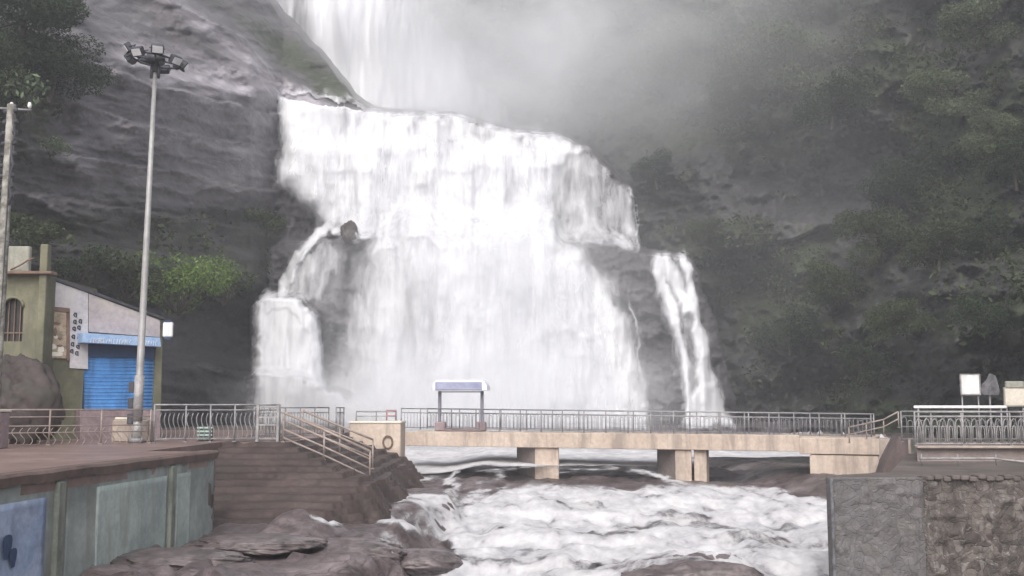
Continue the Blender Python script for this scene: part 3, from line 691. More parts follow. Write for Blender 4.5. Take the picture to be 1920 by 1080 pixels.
# ------------------------------------------------------------------ the footbridge
A = Vector((-5.5, 52.0, 0.03)); B = Vector((14.9, 44.0, -0.19)); BL = (B - A).length
bt = (B - A).normalized(); bn = Vector((bt.y, -bt.x, 0)).normalized()    # bn points to the camera side
BZ = math.atan2(bt.y, bt.x)
def bp(s, d=0.0, z=0.0):      # along, towards camera (+) , up
    p = A + bt * s; return Vector((p.x + bn.x * d, p.y + bn.y * d, p.z + z))
br = empty('footbridge', (0, 0, 0)); tag(br, 'beige concrete footbridge on square piers crossing in front of the waterfall', 'bridge')
def bbox(s0, s1, d0, d1, z0, z1, mat, name, parent, ch=.02):
    mb = MB(); c = (bp((s0 + s1) / 2, (d0 + d1) / 2) ); c.z += (z0 + z1) / 2
    mb.box(c, (s1 - s0, d1 - d0, z1 - z0), BZ, ch); return mb.build(name, mat, parent)
bbox(0, BL, -2.5, 0, -.30, -.02, M['beige_grey'], 'deck', br)
bbox(-.2, BL * .86, 0.002, .16, -.66, .02, M['beige'], 'front_beam', br)
bbox(BL * .86 + .003, BL + .1, 0.002, .16, -.64, .015, M['beige'], 'front_beam', br)
bbox(-.2, BL, -2.7, -2.502, -.60, .02, M['beige'], 'rear_beam', br)
def s_at(u):   # station along the bridge seen at photo column u
    k = (u - 960) / FPX * 1.0
    return (k * A.y - A.x) / (bt.x - k * bt.y)
for ua, ub in ((1003, 1046), (1263, 1292)):
    s0, s1 = s_at(ua), s_at(ub)
    # seen from the bank each pier shows its darker flank on the left: the piers stand square to the river, not to the deck
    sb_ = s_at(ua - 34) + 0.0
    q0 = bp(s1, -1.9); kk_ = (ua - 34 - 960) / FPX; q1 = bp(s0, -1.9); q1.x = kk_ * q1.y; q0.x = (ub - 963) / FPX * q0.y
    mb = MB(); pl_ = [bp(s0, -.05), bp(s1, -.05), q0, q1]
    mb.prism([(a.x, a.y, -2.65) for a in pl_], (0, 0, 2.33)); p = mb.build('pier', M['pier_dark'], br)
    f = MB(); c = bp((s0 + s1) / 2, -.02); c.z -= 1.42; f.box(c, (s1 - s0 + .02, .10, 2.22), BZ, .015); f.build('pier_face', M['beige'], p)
s0 = s_at(1296); bbox(s0, s0 + .55, -.7, -.1, -2.6, -.303, M['beige'], 'pier', br, .03)
s0, s1 = s_at(1512), s_at(1640)
bbox(s0, s1, -2.4, .10, -1.95, -.67, M['beige'], 'abutment', br, .03)
mb = MB(); s2 = s_at(1700)
mb.prism([bp(s1 + .004, .10, .02), bp(s1 + .004, .10, -1.95), bp(s1 + .25, .10, -1.95), bp(s1 + .6, .10, -1.55), bp(s1 + .95, .10, -1.2), bp(s1 + 1.3, .10, -.75), bp(s2, .10, -.45), bp(s2, .10, .02)], tuple(-bn * 2.0))
mb.build('splayed_end', M['beige_grey'], br)
# block at the left end
blk = empty('bridge_end_block', (0, 0, 0)); tag(blk, 'tall beige concrete block with a painted ring mark at the left end of the footbridge', 'concrete block')
mb = MB(); c = VP(703, 835, 46.6); mb.box((c.x, 47.6, -.62), (2.22, 2.0, 2.1), 0, .04); mb.build('body', M['beige'], blk)
mb = MB(); mb.box((c.x, 47.6, .46), (2.28, 2.06, .09), 0, .02); mb.build('cap', M['cream'], blk)
mb = MB()
cc = VP(727, 829, 46.56); n = 20
ring = [(cc.x + .20 * math.cos(t), cc.y, cc.z + .26 * math.sin(t)) for t in [2 * math.pi * k / n for k in range(n + 1)]]
mb.tube(ring, .045, 6, False); mb.tube([(cc.x - .02, cc.y, cc.z - .5), (cc.x - .02, cc.y, cc.z - 1.05)], .04, 6)
mb.build('painted_mark', M['brown'], blk)
mb = MB(); mb.box((cc.x - .05, 46.5, -1.72), (1.0, .12, .05)); mb.build('ledge', M['cream'], blk)

# ------------------------------------------------------------------ railings
def railing(name, pts, h, label, mat, post=1.0, bar=.16, style='bars', rails=(1.0, .82, .08), pr=.028, rr=.022, br_=.011, group=None, inf=(.08, .82), infmat=None):
    """one railing standing on the polyline pts"""
    root = empty(name, tuple(pts[0])); tag(root, label, 'railing', group)
    off = Vector(pts[0]); pts = [Vector(p) - off for p in pts]
    for i, f in enumerate(rails):
        mb = MB(); mb.tube([p + Vector((0, 0, h * f)) for p in pts], rr * (1.25 if i == 0 else .9), 6)
        mb.build('top_rail' if i == 0 else 'rail', mat, root)
    seg = []
    for a, b in zip(pts[:-1], pts[1:]):
        L = (b - a).length; n = max(1, round(L / post))
        for i in range(n): seg.append((a.lerp(b, i / n), a.lerp(b, (i + 1) / n)))
    for i, (a, b) in enumerate(seg + [(seg[-1][1], None)]):
        mb = MB(); mb.tube([a, a + Vector((0, 0, h * 1.01))], pr, 7)
        mb.box(a + Vector((0, 0, .02)), (pr * 4, pr * 4, .03)); mb.build('post', mat, root)
        if b is None: continue
        L = (b - a).length; n = max(2, round(L / bar)); mb = MB(); lo, hi = h * inf[0], h * inf[1]
        if style == 'bars':
            for k in range(1, n):
                p = a.lerp(b, k / n); mb.tube([p + Vector((0, 0, lo)), p + Vector((0, 0, hi))], br_, 5)
        elif style == 'hoops':
            for k in range(n):
                p = a.lerp(b, (k + .12) / n); q = a.lerp(b, (k + .88) / n); r = (q - p) / 2; mid = (p + q) / 2
                hh = hi * (1 if k % 2 == 0 else .86)
                path = [p + Vector((0, 0, lo))] + [mid - r * math.cos(t) + Vector((0, 0, hh - r.length + r.length * math.sin(t))) for t in [math.pi * j / 7 for j in range(8)]] + [q + Vector((0, 0, lo))]
                mb.tube(path, br_, 5)
        elif style == 'waves':
            for k in range(n):
                p = a.lerp(b, (k + .1) / n); q = a.lerp(b, (k + .9) / n)
                path = [p.lerp(q, .5 + .45 * math.sin(t * 2 * math.pi)) + Vector((0, 0, lo + (hi - lo) * t)) for t in [j / 10 for j in range(11)]]
                mb.tube(path, br_ * 1.2, 5)
        elif style == 'arches':
            for k in range(n):
                p = a.lerp(b, (k + .05) / n); q = a.lerp(b, (k + .95) / n)
                for w_, hf in ((1.0, 1.0), (.55, .72)):
                    mid = (p + q) / 2; r = (q - p) / 2 * w_
                    path = [mid - r + Vector((0, 0, lo))] + [mid - r * math.cos(t) + Vector((0, 0, lo + (hi - lo) * hf * (.55 + .45 * math.sin(t)))) for t in [math.pi * j / 8 for j in range(9)]] + [mid + r + Vector((0, 0, lo))]
                    mb.tube(path, br_, 5)
        elif style == 'rails': continue
        mb.build('infill_bars', infmat or mat, root)
    return root
railing('bridge_railing', [bp(.1, -.12, .02), bp(BL - .2, -.12, .02)], 1.0, 'slim grey railing along the near edge of the beige footbridge', M['steel'], 1.05, .17, 'bars', (1.0, .8, .1), group='bridge railings')
railing('bridge_railing', [bp(.4, -2.38, .02), bp(BL - .2, -2.38, .02)], 1.0, 'slim grey railing on the far edge of the footbridge, behind the lilac kiosk', M['steel'], 1.3, .24, 'hoops', (1.0, .8, .1), group='bridge railings')
railing('walkway_railing', [(-16.5, 30.2, 0), (-14.9, 31.0, 0), (-11.3, 33.6, 0)], 1.05, 'low tan railing with hooped bars in front of the blue shuttered shop', M['rail_tan'], 1.6, .2, 'waves', (1.0, .8, .55, .36), inf=(.02, .5))
railing('walkway_railing', [(-11.25, 33.8, 0), (-10.5, 34.6, 0), (-9.0, 34.9, 0), (-7.6, 35.2, 0)], 1.2, 'grey railing with wavy bars between the mast and the stone steps', M['steel'], .75, .15, 'waves', (1.0, .86, .1), inf=(.08, .78), rr=.025, br_=.014)
railing('step_handrail', [(-7.35, 34.6, 0.0), (-6.0, 34.4, -.55), (-4.5, 34.2, -1.22)], .95, 'nearer sloping handrail of four tan pipes beside the stone steps', M['rail_tan'], 1.45, .5, 'rails', (1.0, .74, .44, .16), .03, .035, group='handrails down the steps')
railing('step_handrail', [(-7.2, 37.0, 0.0), (-5.9, 36.9, -.52), (-4.75, 36.8, -.98)], 1.0, 'farther sloping handrail of tan pipes against the beige block', M['rail_tan'], 1.3, .5, 'rails', (1.0, .72, .4), .03, .032, group='handrails down the steps')
railing('landing_railing', [(-7.3, 44.6, 0), (-7.2, 46.0, .0), ], 1.1, 'short grey railing beside the beige block', M['steel'], .7, .2, 'bars')
railing('block_railing', [(-7.0, 48.3, .5), (-5.2, 48.3, .5)], .42, 'low pale railing on top of the beige block', M['steel_pale'], .9, .2, 'rails', (1.0, .5), rr=.03)
railing('landing_railing', [(-9.6, 40.0, 0), (-7.4, 43.4, 0)], 1.1, 'grey railing on the landing behind the stone steps', M['steel'], .8, .16, 'bars')
# gate frame of posts at the head of the steps
gt = empty('rail_gate', (-7.95, 35.0, 0)); tag(gt, 'narrow grey gate panel at the head of the stone steps', 'gate')
for dx in (-.33, .33):
    mb = MB(); mb.box((dx, 0, .6), (.09, .09, 1.2), 0, .01); mb.build('post', M['steel_pale'], gt)
mb = MB()
for zz_ in (.12, .55, .8, 1.12): mb.box((0, .0, zz_), (.57, .04, .05))
for k in range(5): mb.tube([(-.22 + .11 * k, 0, .12), (-.22 + .11 * k, 0, .55)], .014, 5)
for k in range(3): mb.tube([(-.2 + .2 * k, 0, .8), (-.1 + .13 * k, 0, 1.12)], .014, 5)
mb.build('panel', M['steel_pale'], gt)
rf = empty('red_frame', tuple(bp(-.55, -.3, .0))); rf.location.z = .5; tag(rf, 'small faded red metal frame beside the beige block, left end of the footbridge', 'metal frame')
for dx in (-.22, .22):
    mb = MB(); mb.box((dx, 0, .2), (.07, .07, .46), 0, .01); mb.build('post', M['red'], rf)
mb = MB(); mb.box((0, 0, .44), (.52, .08, .09), 0, .01); mb.box((0, 0, .2), (.37, .03, .05)); mb.build('crossbar', M['red'], rf)

# ------------------------------------------------------------------ kiosk on the bridge
kx0 = VP(824, 800, 51.9); kx1 = VP(906, 800, 51.9); kw = kx1.x - kx0.x
kc = Vector(((kx0.x + kx1.x) / 2, 51.3, -.02))
ko = empty('bridge_shelter', tuple(kc), -.12); tag(ko, 'small open shelter with lilac blue roof and two grey posts on the footbridge', 'shelter')
for sx_ in (-1, 1):
    mb = MB(); mb.box((sx_ * (kw / 2 - .03), 0, .95), (.15, .15, 1.9), 0, .02); mb.build('post', M['kiosk_post'], ko)
    mb = MB(); mb.box((sx_ * (kw / 2 - .08), .0, .22), (.5, .5, .44), 0, .05); mb.build('base', M['plinth_dark'], ko)
mb = MB(); mb.box((0, .0, .06), (kw - .45, .45, .12), 0, .02); mb.build('step', M['plinth_dark'], ko)
mb = MB()
rp = [(-kw / 2 - .22, 1.93), (-kw / 2 - .2, 2.28), (-kw / 2 - .05, 2.42), (kw / 2 + .02, 2.42), (kw / 2 + .17, 2.33), (kw / 2 + .27, 2.15), (kw / 2 + .29, 1.93)]
mb.prism([(a, -.55, b) for a, b in rp], (0, 1.1, 0)); mb.build('roof', M['lilac_pale'], ko)
mb = MB(); mb.box((-.02, -.58, 2.12), (kw + .12, .05, .40), 0, .012); mb.build('fascia', M['lilac'], ko)
mb = MB(); mb.box((-.02, -.60, 1.945), (kw - .02, .04, .06)); mb.build('lower_trim', M['kiosk_post'], ko)
mb = MB(); mb.box((0, .0, 1.86), (kw, .08, .05)); mb.build('tie_beam', M['kiosk_post'], ko)
# ------------------------------------------------------------------ right bank: wall, terrace, rails and boards
slab('terrace', [(8.3, 27.9), (42, 27.9), (42, 48), (22, 46), (15.6, 42.5), (10.7, 30.6), (8.9, 29.4)], -4.5, -0.70, M['ground'], kind='structure')
rw = empty('retaining_wall', (0, 0, 0)); tag(rw, 'tall rough stone retaining wall with a greyer smeared corner above the rapids on the right', 'wall')
noisy_grid('smeared_face', (8.10, 27.5), (10.45, 27.5), -4.6, -0.66, M['stone_grey'], 0.09, 0.6, 111, rw, (120, 120), .4, .07)
noisy_grid('rubble_face', (10.452, 27.52), (20, 27.2), -4.6, -0.64, M['rubble'], 0.12, 1.0, 112, rw, (260, 110), .4, .09)
noisy_grid('side_face', (10.5, 31.2), (8.10, 27.5 + .4), -4.6, -0.74, M['brown_wall'], 0.05, 0.8, 113, rw, (60, 40), .3)
mb = MB(); mb.box((8.11, 27.48, -2.56), (.07, .10, 3.76), 0, .02); mb.build('corner_strip', M['plaster'], rw)
mb = MB()
for k in range(40):
    xx_ = 10.6 + .22 * k; mb.box((xx_, 27.6 + random.Random(k).uniform(-.05, .05), -.66 + .03 * math.sin(k * 2.3)), (.2, .45, .12), random.Random(k).uniform(-.1, .1), .03)
mb.build('coping', M['ground'], rw)
up_ = empty('upper_platform', (0, 0, 0)); tag(up_, 'dark concrete platform under the hooped railing on the right bank', 'platform')
mb = MB(); mb.prism([(13.75, 36.6, -.75), (40, 36.6, -.75), (40, 43, -.75), (16.2, 43, -.75)], (0, 0, .50)); mb.build('slab', M['pier_dark'], up_)
mb = MB(); mb.box((26.8, 36.5, -.22), (26.2, .3, .08), 0, .02); mb.build('edge', M['beige_grey'], up_)
bw = empty('stair_wall', (0, 0, 0)); tag(bw, 'dark brown wall wedge between the footbridge end and the right railing', 'wall')
mb = MB(); mb.prism([(14.1, 41.6, -1.9), (15.3, 41.6, -1.9), (15.3, 41.6, 0.0), (14.95, 41.6, 0.0), (14.45, 41.6, -.9)], (0, .8, 0)); mb.build('body', M['brown_wall'], bw)
railing('hooped_railing', [(13.75, 36.7, -.18), (17.0, 36.7, -.18), (22, 36.7, -.18)], 1.14, 'pale railing of crowded hoops on the right bank platform', M['steel_pale'], 1.35, .27, 'arches', (1.0, .86, .06), .03, .028, .018, inf=(.06, .80))
railing('rear_railing', [(14.3, 39.5, -.15), (22, 39.5, -.15)], 1.12, 'second grey railing behind the hooped one on the right bank', M['steel'], 1.1, .2, 'hoops', (1.0, .85, .5, .1), .025, .022, .014)
railing('stair_handrail', [(12.9, 41.2, -.25), (14.1, 40.8, .05), (14.6, 40.6, .35)], .6, 'short sloping tan handrail rising from the footbridge to the right platform', M['rail_tan'], .8, .5, 'rails', (1.0, .55), .025, .028)
ph = empty('pipe_handrail', (12.9, 34.0, -.70)); tag(ph, 'low pale pipe rail bending down towards the right edge above the stone wall', 'handrail')
mb = MB(); mb.tube([(-.05, 0, .22), (2.3, 0, .22), (2.55, -.15, .18), (4.6, -1.9, .0)], .035, 8); mb.build('pipe', M['steel_pale'], ph)
for dx, dy, hz_ in ((.0, 0, .36), (1.15, 0, .35), (2.35, 0, .34), (3.5, -.95, .18)):
    mb = MB(); mb.tube([(dx, dy, 0), (dx, dy, hz_)], .025, 6); mb.build('post', M['steel'], ph)
tb_ = empty('top_barrier', (14.4, 38.2, -.2)); tag(tb_, 'thick pale horizontal barrier bar above the hooped railing', 'barrier')
mb = MB(); mb.box((1.55, 0, 1.33), (3.3, .10, .10), 0, .02); mb.build('bar', M['white'], tb_)
for dx in (.05, 3.0):
    mb = MB(); mb.tube([(dx, 0, 0), (dx, 0, 1.3)], .035, 7); mb.build('post', M['steel'], tb_)
tb2 = empty('top_barrier', (18.0, 38.4, -.2)); tag(tb2, 'second pale barrier bar running off the right edge', 'barrier')
mb = MB(); mb.box((3, 0, 1.25), (5.4, .10, .08), 0, .02); mb.build('bar', M['cream'], tb2)
for dx in (.4, 5.5):
    mb = MB(); mb.tube([(dx, 0, 0), (dx, 0, 1.22)], .035, 7); mb.build('post', M['steel'], tb2)

def board(u0, v0, u1, v1, Yd, mat, name, label, cat, legs, zb, skew=0.0, extra=None):
    a = VP(u0, v1, Yd); b = VP(u1, v0, Yd); cx, w_ = (a.x + b.x) / 2, b.x - a.x
    r = empty(name, (cx, Yd, zb)); tag(r, label, cat)
    mb = MB(); mb.box((0, 0, (a.z + b.z) / 2 - zb), (w_, .06, b.z - a.z), 0, .02, Matrix.Rotation(skew, 3, 'Y')); mb.build('panel', mat, r)
    mb = MB(); hz_ = b.z - a.z; c_ = (a.z + b.z) / 2 - zb
    for sx_ in (-1, 1): mb.box((sx_ * (w_ / 2 + .02), .0, c_), (.04, .08, hz_ + .08))
    for sz_ in (-1, 1): mb.box((0, 0, c_ + sz_ * (hz_ / 2 + .02)), (w_, .08, .04))
    mb.build('frame', extra or mat, r)
    for lx in legs:
        mb = MB(); mb.tube([(lx * w_ / 2, .05, 0), (lx * w_ / 2, .05, a.z - zb + .05)], .03, 6); mb.build('leg', M['steel'], r)
    return r
board(1803, 703, 1835, 739, 40.6, M['white'], 'notice_board', 'square white board on two thin legs above the right railing', 'sign', (-.9, .9), -.25, extra=M['steel_pale'])
r = empty('round_board', (18.55, 41.6, -.25)); tag(r, 'faded grey shield shaped board just right of the square white board', 'sign')
c = VP(1856, 722, 41.6)
pts_ = [(.0, .45), (.22, .38), (.30, .1), (.36, -.25), (.30, -.38), (-.30, -.38), (-.37, -.22), (-.32, .02), (-.14, .18)]
mb = MB(); mb.prism([(c.x - 18.55 + a, -.03, c.z + .25 + b) for a, b in pts_], (0, .06, 0)); mb.build('panel', M['plaster'], r)
mb = MB(); mb.tube([(c.x - 18.55, 0.06, 0), (c.x - 18.55, 0.06, c.z + .25 + .1)], .035, 6); mb.build('leg', M['steel'], r)
board(1885, 728, 1921, 760, 38.9, M['cream'], 'cream_board', 'cream box sign with a dull green top at the right edge', 'sign', (-.8, .8), -.25, extra=M['parapet'])
hb = bpy.data.objects['cream_board']
c = VP(1902, 721, 38.9)
mb = MB(); mb.box((c.x - hb.location.x, 0, c.z + .25), (.66, .12, .24), 0, .02); mb.build('header', M['parapet'], hb)

# ------------------------------------------------------------------ shop with the blue shutter
FA = Vector((P(88, 700, 37.2)[0], 37.2)); FB = Vector((P(304, 700, 40.2)[0], 40.2))
ft = (FB - FA).normalized(); fn = Vector((ft.y, -ft.x))
def F(u, v, off=0.0):
    """point of the shop front seen at (u, v), pushed off mm towards the street"""
    k = (u - 960) / FPX
    for _ in range(3):
        pass
    x0, y0 = FA.x + fn.x * off, FA.y + fn.y * off
    dx, dy, dz = P(u, v, 1.0)[0], 1.0, P(u, v, 1.0)[2] - CAMZ
    t = ((x0) * fn.x + (y0) * fn.y) / (dx * fn.x + dy * fn.y)
    return Vector((dx * t, dy * t, CAMZ + dz * t))
def fpanel(name, quad, mat, parent, off, th):
    mb = MB(); q = [F(a, b, off) for a, b in quad]
    n3 = Vector((-fn.x, -fn.y, 0)); mb.prism(q[::-1], n3 * th); return mb.build(name, mat, parent)
sh_ = empty('shop_building', (0, 0, 0)); tag(sh_, 'low shop with olive walls, white banner front and a closed blue shutter', 'shop')
def fz(u, z, off=0.0):
    p = F(u, 700, off); return Vector((p.x, p.y, z))
mb = MB(); n3 = Vector((-fn.x, -fn.y, 0))
mb.prism([fz(88, -.05), fz(157, -.05), fz(157, 3.62), fz(290, 3.75), fz(290, -.05), fz(305, -.05), F(305, 600), F(88, 518)][::-1], n3 * .25); mb.build('front_wall', M['olive'], sh_)
mb = MB(); p0, p1 = fz(88, 0) + n3 * .252, fz(88, 0) + n3 * 4
mb.box(((fz(305, 0) + n3 * 2.2).x - .15, (fz(305, 0) + n3 * 2.2).y, 2.1), (.25, 3.9, 4.2), math.atan2(ft.y, ft.x)); mb.build('side_wall', M['olive'], sh_)
mb = MB(); mb.prism([F(90, 514, .12), F(168, 543, .12), F(310, 596, .12), F(310, 600, .12), F(168, 549, .12), F(90, 521, .12)][::-1], n3 * 4.2); mb.build('roof', M['dark_metal'], sh_)
fpanel('shutter', [(157, 642), (290, 646), (290, 830), (157, 830)], M['blue'], sh_, -.10, .05)
sb = MB(); 
for k in range(26):
    zz_ = .12 + k * .13
    a, b = fz(158, zz_, -.10), fz(289, zz_, -.10); sb.tube([a, b], .022, 5)
sb.build('shutter_slats', M['blue'], sh_)
fpanel('low_wall', [(150, 769), (300, 769), (300, 834), (150, 834)], M['plinth_dark'], sh_, .35, .4)
fpanel('shutter_box', [(158, 642), (289, 646), (289, 672), (158, 668)], M['blue_dark'], sh_, .0, .10)
fpanel('banner', [(92, 524), (165, 549), (165, 692), (131, 690), (131, 578), (92, 574)], M['white_wall'], sh_, .06, .05)['label'] = 'white banner with a tall lettered strip'
fpanel('banner', [(166.5, 550), (300, 601), (300, 632), (166.5, 622)], M['pink_wall'], sh_, .06, .05)['label'] = 'pinkish white banner under the sloping roof'
fs = fpanel('fascia', [(156, 624), (300, 633), (302, 650), (156, 642)], M['blue_pale'], sh_, .55, .5)
mb = MB(); R_ = random.Random(5)
for i in range(26):
    uu_ = 170 + i * 4.9
    if 245 < uu_ < 268: continue
    vv_ = 637 + (uu_ - 160) * .045; a = F(uu_, vv_, .57); hgt = R_.uniform(.06, .11)
    mb.tube([a + Vector((0, 0, -hgt)), a + Vector((R_.uniform(-.03, .03), 0, 0)), a + Vector((R_.uniform(.0, .05), 0, hgt * .8))], .013, 4)
mb.build('lettering', M['white'], fs)
fpanel('mural_frame', [(84, 574), (131, 578), (131, 586), (84, 582)], M['brown'], sh_, .09, .06)
fpanel('mural_frame', [(125, 586.5), (131, 587), (131, 676), (125, 676)], M['brown'], sh_, .09, .06)
fpanel('mural', [(86, 582.5), (124.5, 586), (124.5, 672), (84, 671)], M['mural'], sh_, .07, .05)
mb = MB()      # loose painted shapes of the mural
def blob(u, v, a, b, off=.085, m=mb):
    c = F(u, v, off); R2 = random.Random(int(u * 7 + v))
    t3 = Vector((ft.x, ft.y, 0))
    m.prism([c + t3 * (a * math.cos(t) * R2.uniform(.8, 1.15)) + Vector((0, 0, b * math.sin(t))) for t in [k * math.pi / 6 for k in range(12)]][::-1], n3 * .015)
for u, v, a, b in ((105, 632, .07, .06), (98, 650, .16, .10), (114, 655, .12, .13), (104, 664, .28, .08)):
    mb = MB(); blob(u, v, a, b, .085, mb); mb.build('mural_figure', M['cream'], sh_)
for u, v, a, b in ((104, 622, .05, .16), (96, 634, .08, .05), (113, 634, .07, .05), (106, 606, .14, .04), (112, 648, .10, .04)):
    mb2 = MB(); blob(u, v, a, b, .10, mb2); mb2.build('mural_figure', M['brown'], sh_)
for i, (u, v) in enumerate(((141, 590), (140.5, 603), (150.5, 602), (139, 616), (148, 614), (137.5, 631), (148, 633), (136, 645), (146, 650), (134.5, 658), (144, 662))):
    mb = MB(); c = F(u, v, .075); R2 = random.Random(i); t3 = Vector((ft.x, ft.y, 0))
    mb.tube([c + t3 * (.045 * math.cos(t)) + Vector((0, 0, .06 * math.sin(t))) for t in [k * math.pi / 5 + R2.random() for k in range(8)]], .022, 5)
    mb.tube([c + t3 * .04 + Vector((0, 0, .07)), c + t3 * .045 + Vector((0, 0, -.09))], .02, 5)
    mb.build('letter', M['ink'], sh_)
bs = empty('box_sign', tuple(F(315, 618, .5))); tag(bs, 'small white box sign jutting out from the right corner of the shop', 'sign')
mb = MB(); mb.box((0, 0, 0), (.36, .14, .56), 0, .03); mb.build('box', M['white'], bs)
mb = MB(); mb.box((.0, 0, .31), (.30, .16, .05)); mb.box((0, 0, -.32), (.22, .1, .08)); mb.tube([(-.18, 0, .2), (-.45, .35, .2)], .02, 6); mb.build('bracket', M['blue_dark'], bs)

# olive house with the arched window
oh = empty('olive_house', (0, 0, 0)); tag(oh, 'olive green house with an arched window and pale parapet at the left edge', 'house')
ya = 36.4
def H(u, v, y_=ya): return VP(u, v, y_)
x0 = H(-120, 700).x; x1 = H(82, 700).x
mb = MB(); zt = H(0, 512).z
arch_c = H(24, 590); aw = .36; at0 = H(24, 640).z; atop = H(24, 575).z
hole = [(arch_c.x + aw * math.cos(t), ya, atop + aw * .9 * math.sin(t)) for t in [k * math.pi / 8 for k in range(9)]]
outer = [(x1, ya, 0), (x1, ya, zt), (x0, ya, zt), (x0, ya, 0)]
loop = [(x1, ya, -.05), (x1, ya, zt), (x0, ya, zt), (x0, ya, -.05), (arch_c.x - aw, ya, -.05), (arch_c.x - aw, ya, at0)]
mb.prism([(arch_c.x - aw, ya, -.05), (x0, ya, -.05), (x0, ya, zt), (arch_c.x - aw, ya, zt)], (0, .3, 0))
mb.prism([(x1, ya, -.05), (arch_c.x + aw, ya, -.05), (arch_c.x + aw, ya, zt), (x1, ya, zt)], (0, .3, 0))
mb.prism([(arch_c.x + aw, ya, -.05), (arch_c.x - aw, ya, -.05), (arch_c.x - aw, ya, at0), (arch_c.x + aw, ya, at0)], (0, .3, 0))
mb.prism([(arch_c.x + aw, ya, zt)] + [h for h in hole] + [(arch_c.x - aw, ya, zt)], (0, .3, 0))
mb.build('wall', M['olive'], oh)
mb = MB(); mb.box(((x1 + x0) / 2, ya + 2.5, zt / 2), (x1 - x0 - .2, 4.2, zt - .1)); mb.build('core', M['olive'], oh)
wn = MB(); wn.box((arch_c.x, ya + .22, (at0 + atop) / 2 + .15), (aw * 2 + .04, .05, atop - at0 + .7)); wf = wn.build('window', M['glass'], oh)
mb = MB()
for k in (-1, 0, 1): mb.box((arch_c.x + k * .2, ya + .15, (at0 + atop) / 2 + .1), (.03, .04, atop - at0 + .5))
mb.box((arch_c.x, ya + .13, at0 + .3), (aw * 2, .03, .04)); mb.build('grille', M['brown'], wf)
mb = MB(); mb.tube([(h[0], ya - .03, h[2]) for h in hole], .05, 6); mb.build('arch_trim', M['olive'], oh)
zp0, zp1 = H(0, 510).z, H(0, 462).z
mb = MB(); mb.box(((H(18, 0).x + H(80, 0).x) / 2, ya + .1, (zp0 + zp1) / 2 + .01), (H(80, 500).x - H(18, 500).x, .22, zp1 - zp0), 0, .03); mb.build('parapet', M['parapet'], oh)
mb = MB(); mb.box(((x0 + x1) / 2 + .1, ya - .1, zp0 - .06), (x1 - x0 + .3, .5, .1), 0, .02); mb.build('ledge', M['brown'], oh)
mb = MB(); mb.box((H(86, 500).x, ya - .06, zp1 / 2), (.26, .3, zp1 + .1), 0, .02); mb.build('corner_pillar', M['olive'], oh)
mb = MB(); mb.tube([H(20, 506, ya - .1), H(38, 497, ya - .2), H(52, 488, ya - .1), H(64, 484, ya - .05)], .03, 6); mb.build('bent_pipe', M['brown'], oh)

# concrete plinth, pillar, small green grille
pl = empty('mast_plinth', (P(250, 818, 35.2)[0], 35.2, 0)); tag(pl, 'stained beige concrete plinth behind the light mast', 'plinth')
mb = MB(); mb.box((0, 0, .36), (1.15, .8, .72), 0, .04); mb.build('block', M['beige_grey'], pl)
mb = MB(); mb.box((-.1, 0, .77), (.85, .6, .10), 0, .03); mb.build('cap', M['cream'], pl)
pp = empty('gate_pillar', (P(-8, 830, 29.6)[0], 29.6, 0)); tag(pp, 'pinkish concrete pillar at the left edge where the low railing begins', 'pillar')
mb = MB(); mb.box((0, 0, .5), (.5, .45, 1.0), 0, .03); mb.build('shaft', M['plinth_dark'], pp); mb = MB(); mb.box((0, 0, 1.03), (.56, .5, .06), 0, .01); mb.build('cap', M['cream'], pp)
gg = empty('green_grille', (P(384, 818, 36.0)[0], 36.0, 0)); tag(gg, 'small mint green slatted box behind the wavy railing', 'box')
mb = MB(); mb.box((0, .1, .24), (.46, .2, .46), 0, .02); mb.build('box', M['plaster'], gg)
for k in range(4):
    mb = MB(); mb.box((0, -.03, .08 + k * .12), (.5, .04, .055)); mb.build('slat', M['mint'], gg)

# ------------------------------------------------------------------ high mast light
mb0 = VP(256, 818, 34.2); mt = VP(292, 112, 34.2)
hm = empty('high_mast_light', (mb0.x, 34.2, 0)); tag(hm, 'very tall grey mast light with a ring of floodlights in front of the blue shutter', 'light mast')
base = Vector((mb0.x, 34.2, 0)); tv = mt - base
mb = MB(); mb.tube([tv * k for k in (0, .04, .045, .5, 1.0)], [.17, .165, .13, .10, .062], 12); mb.build('pole', M['pole'], hm)
mb = MB(); mb.tube([tv * .0, tv * .012], .26, 12); mb.build('base_plate', M['steel'], hm)
mb = MB(); mb.tube([tv * .055, tv * .17], .155, 12); mb.build('lower_sleeve', M['steel_pale'], hm)
for z_ in (.06, .10, .14):
    mb = MB(); mb.box(tv * z_ + Vector((-.22, -.02, 0)), (.18, .14, .34), 0, .02); mb.build('junction_box', M['dark_metal'], hm)
mb = MB(); mb.tube([tv * .992, tv * 1.012], .30, 14); mb.tube([tv * .965, tv * 1.03], .11, 8)
mb.build('head', M['dark_metal'], hm)
mb = MB(); R1 = .78
ringp = [tv * 1.0 + Vector((R1 * math.cos(t), R1 * math.sin(t), -.02 - .10 * math.cos(t))) for t in [2 * math.pi * k / 24 for k in range(25)]]
mb.tube(ringp, .035, 6, False)
for k in range(4):
    t = k * math.pi / 2 + .3; mb.tube([tv * 1.0, tv * 1.0 + Vector((R1 * math.cos(t), R1 * math.sin(t), -.02 - .10 * math.cos(t)))], .03, 6)
mb.build('lamp_ring', M['dark_metal'], hm)
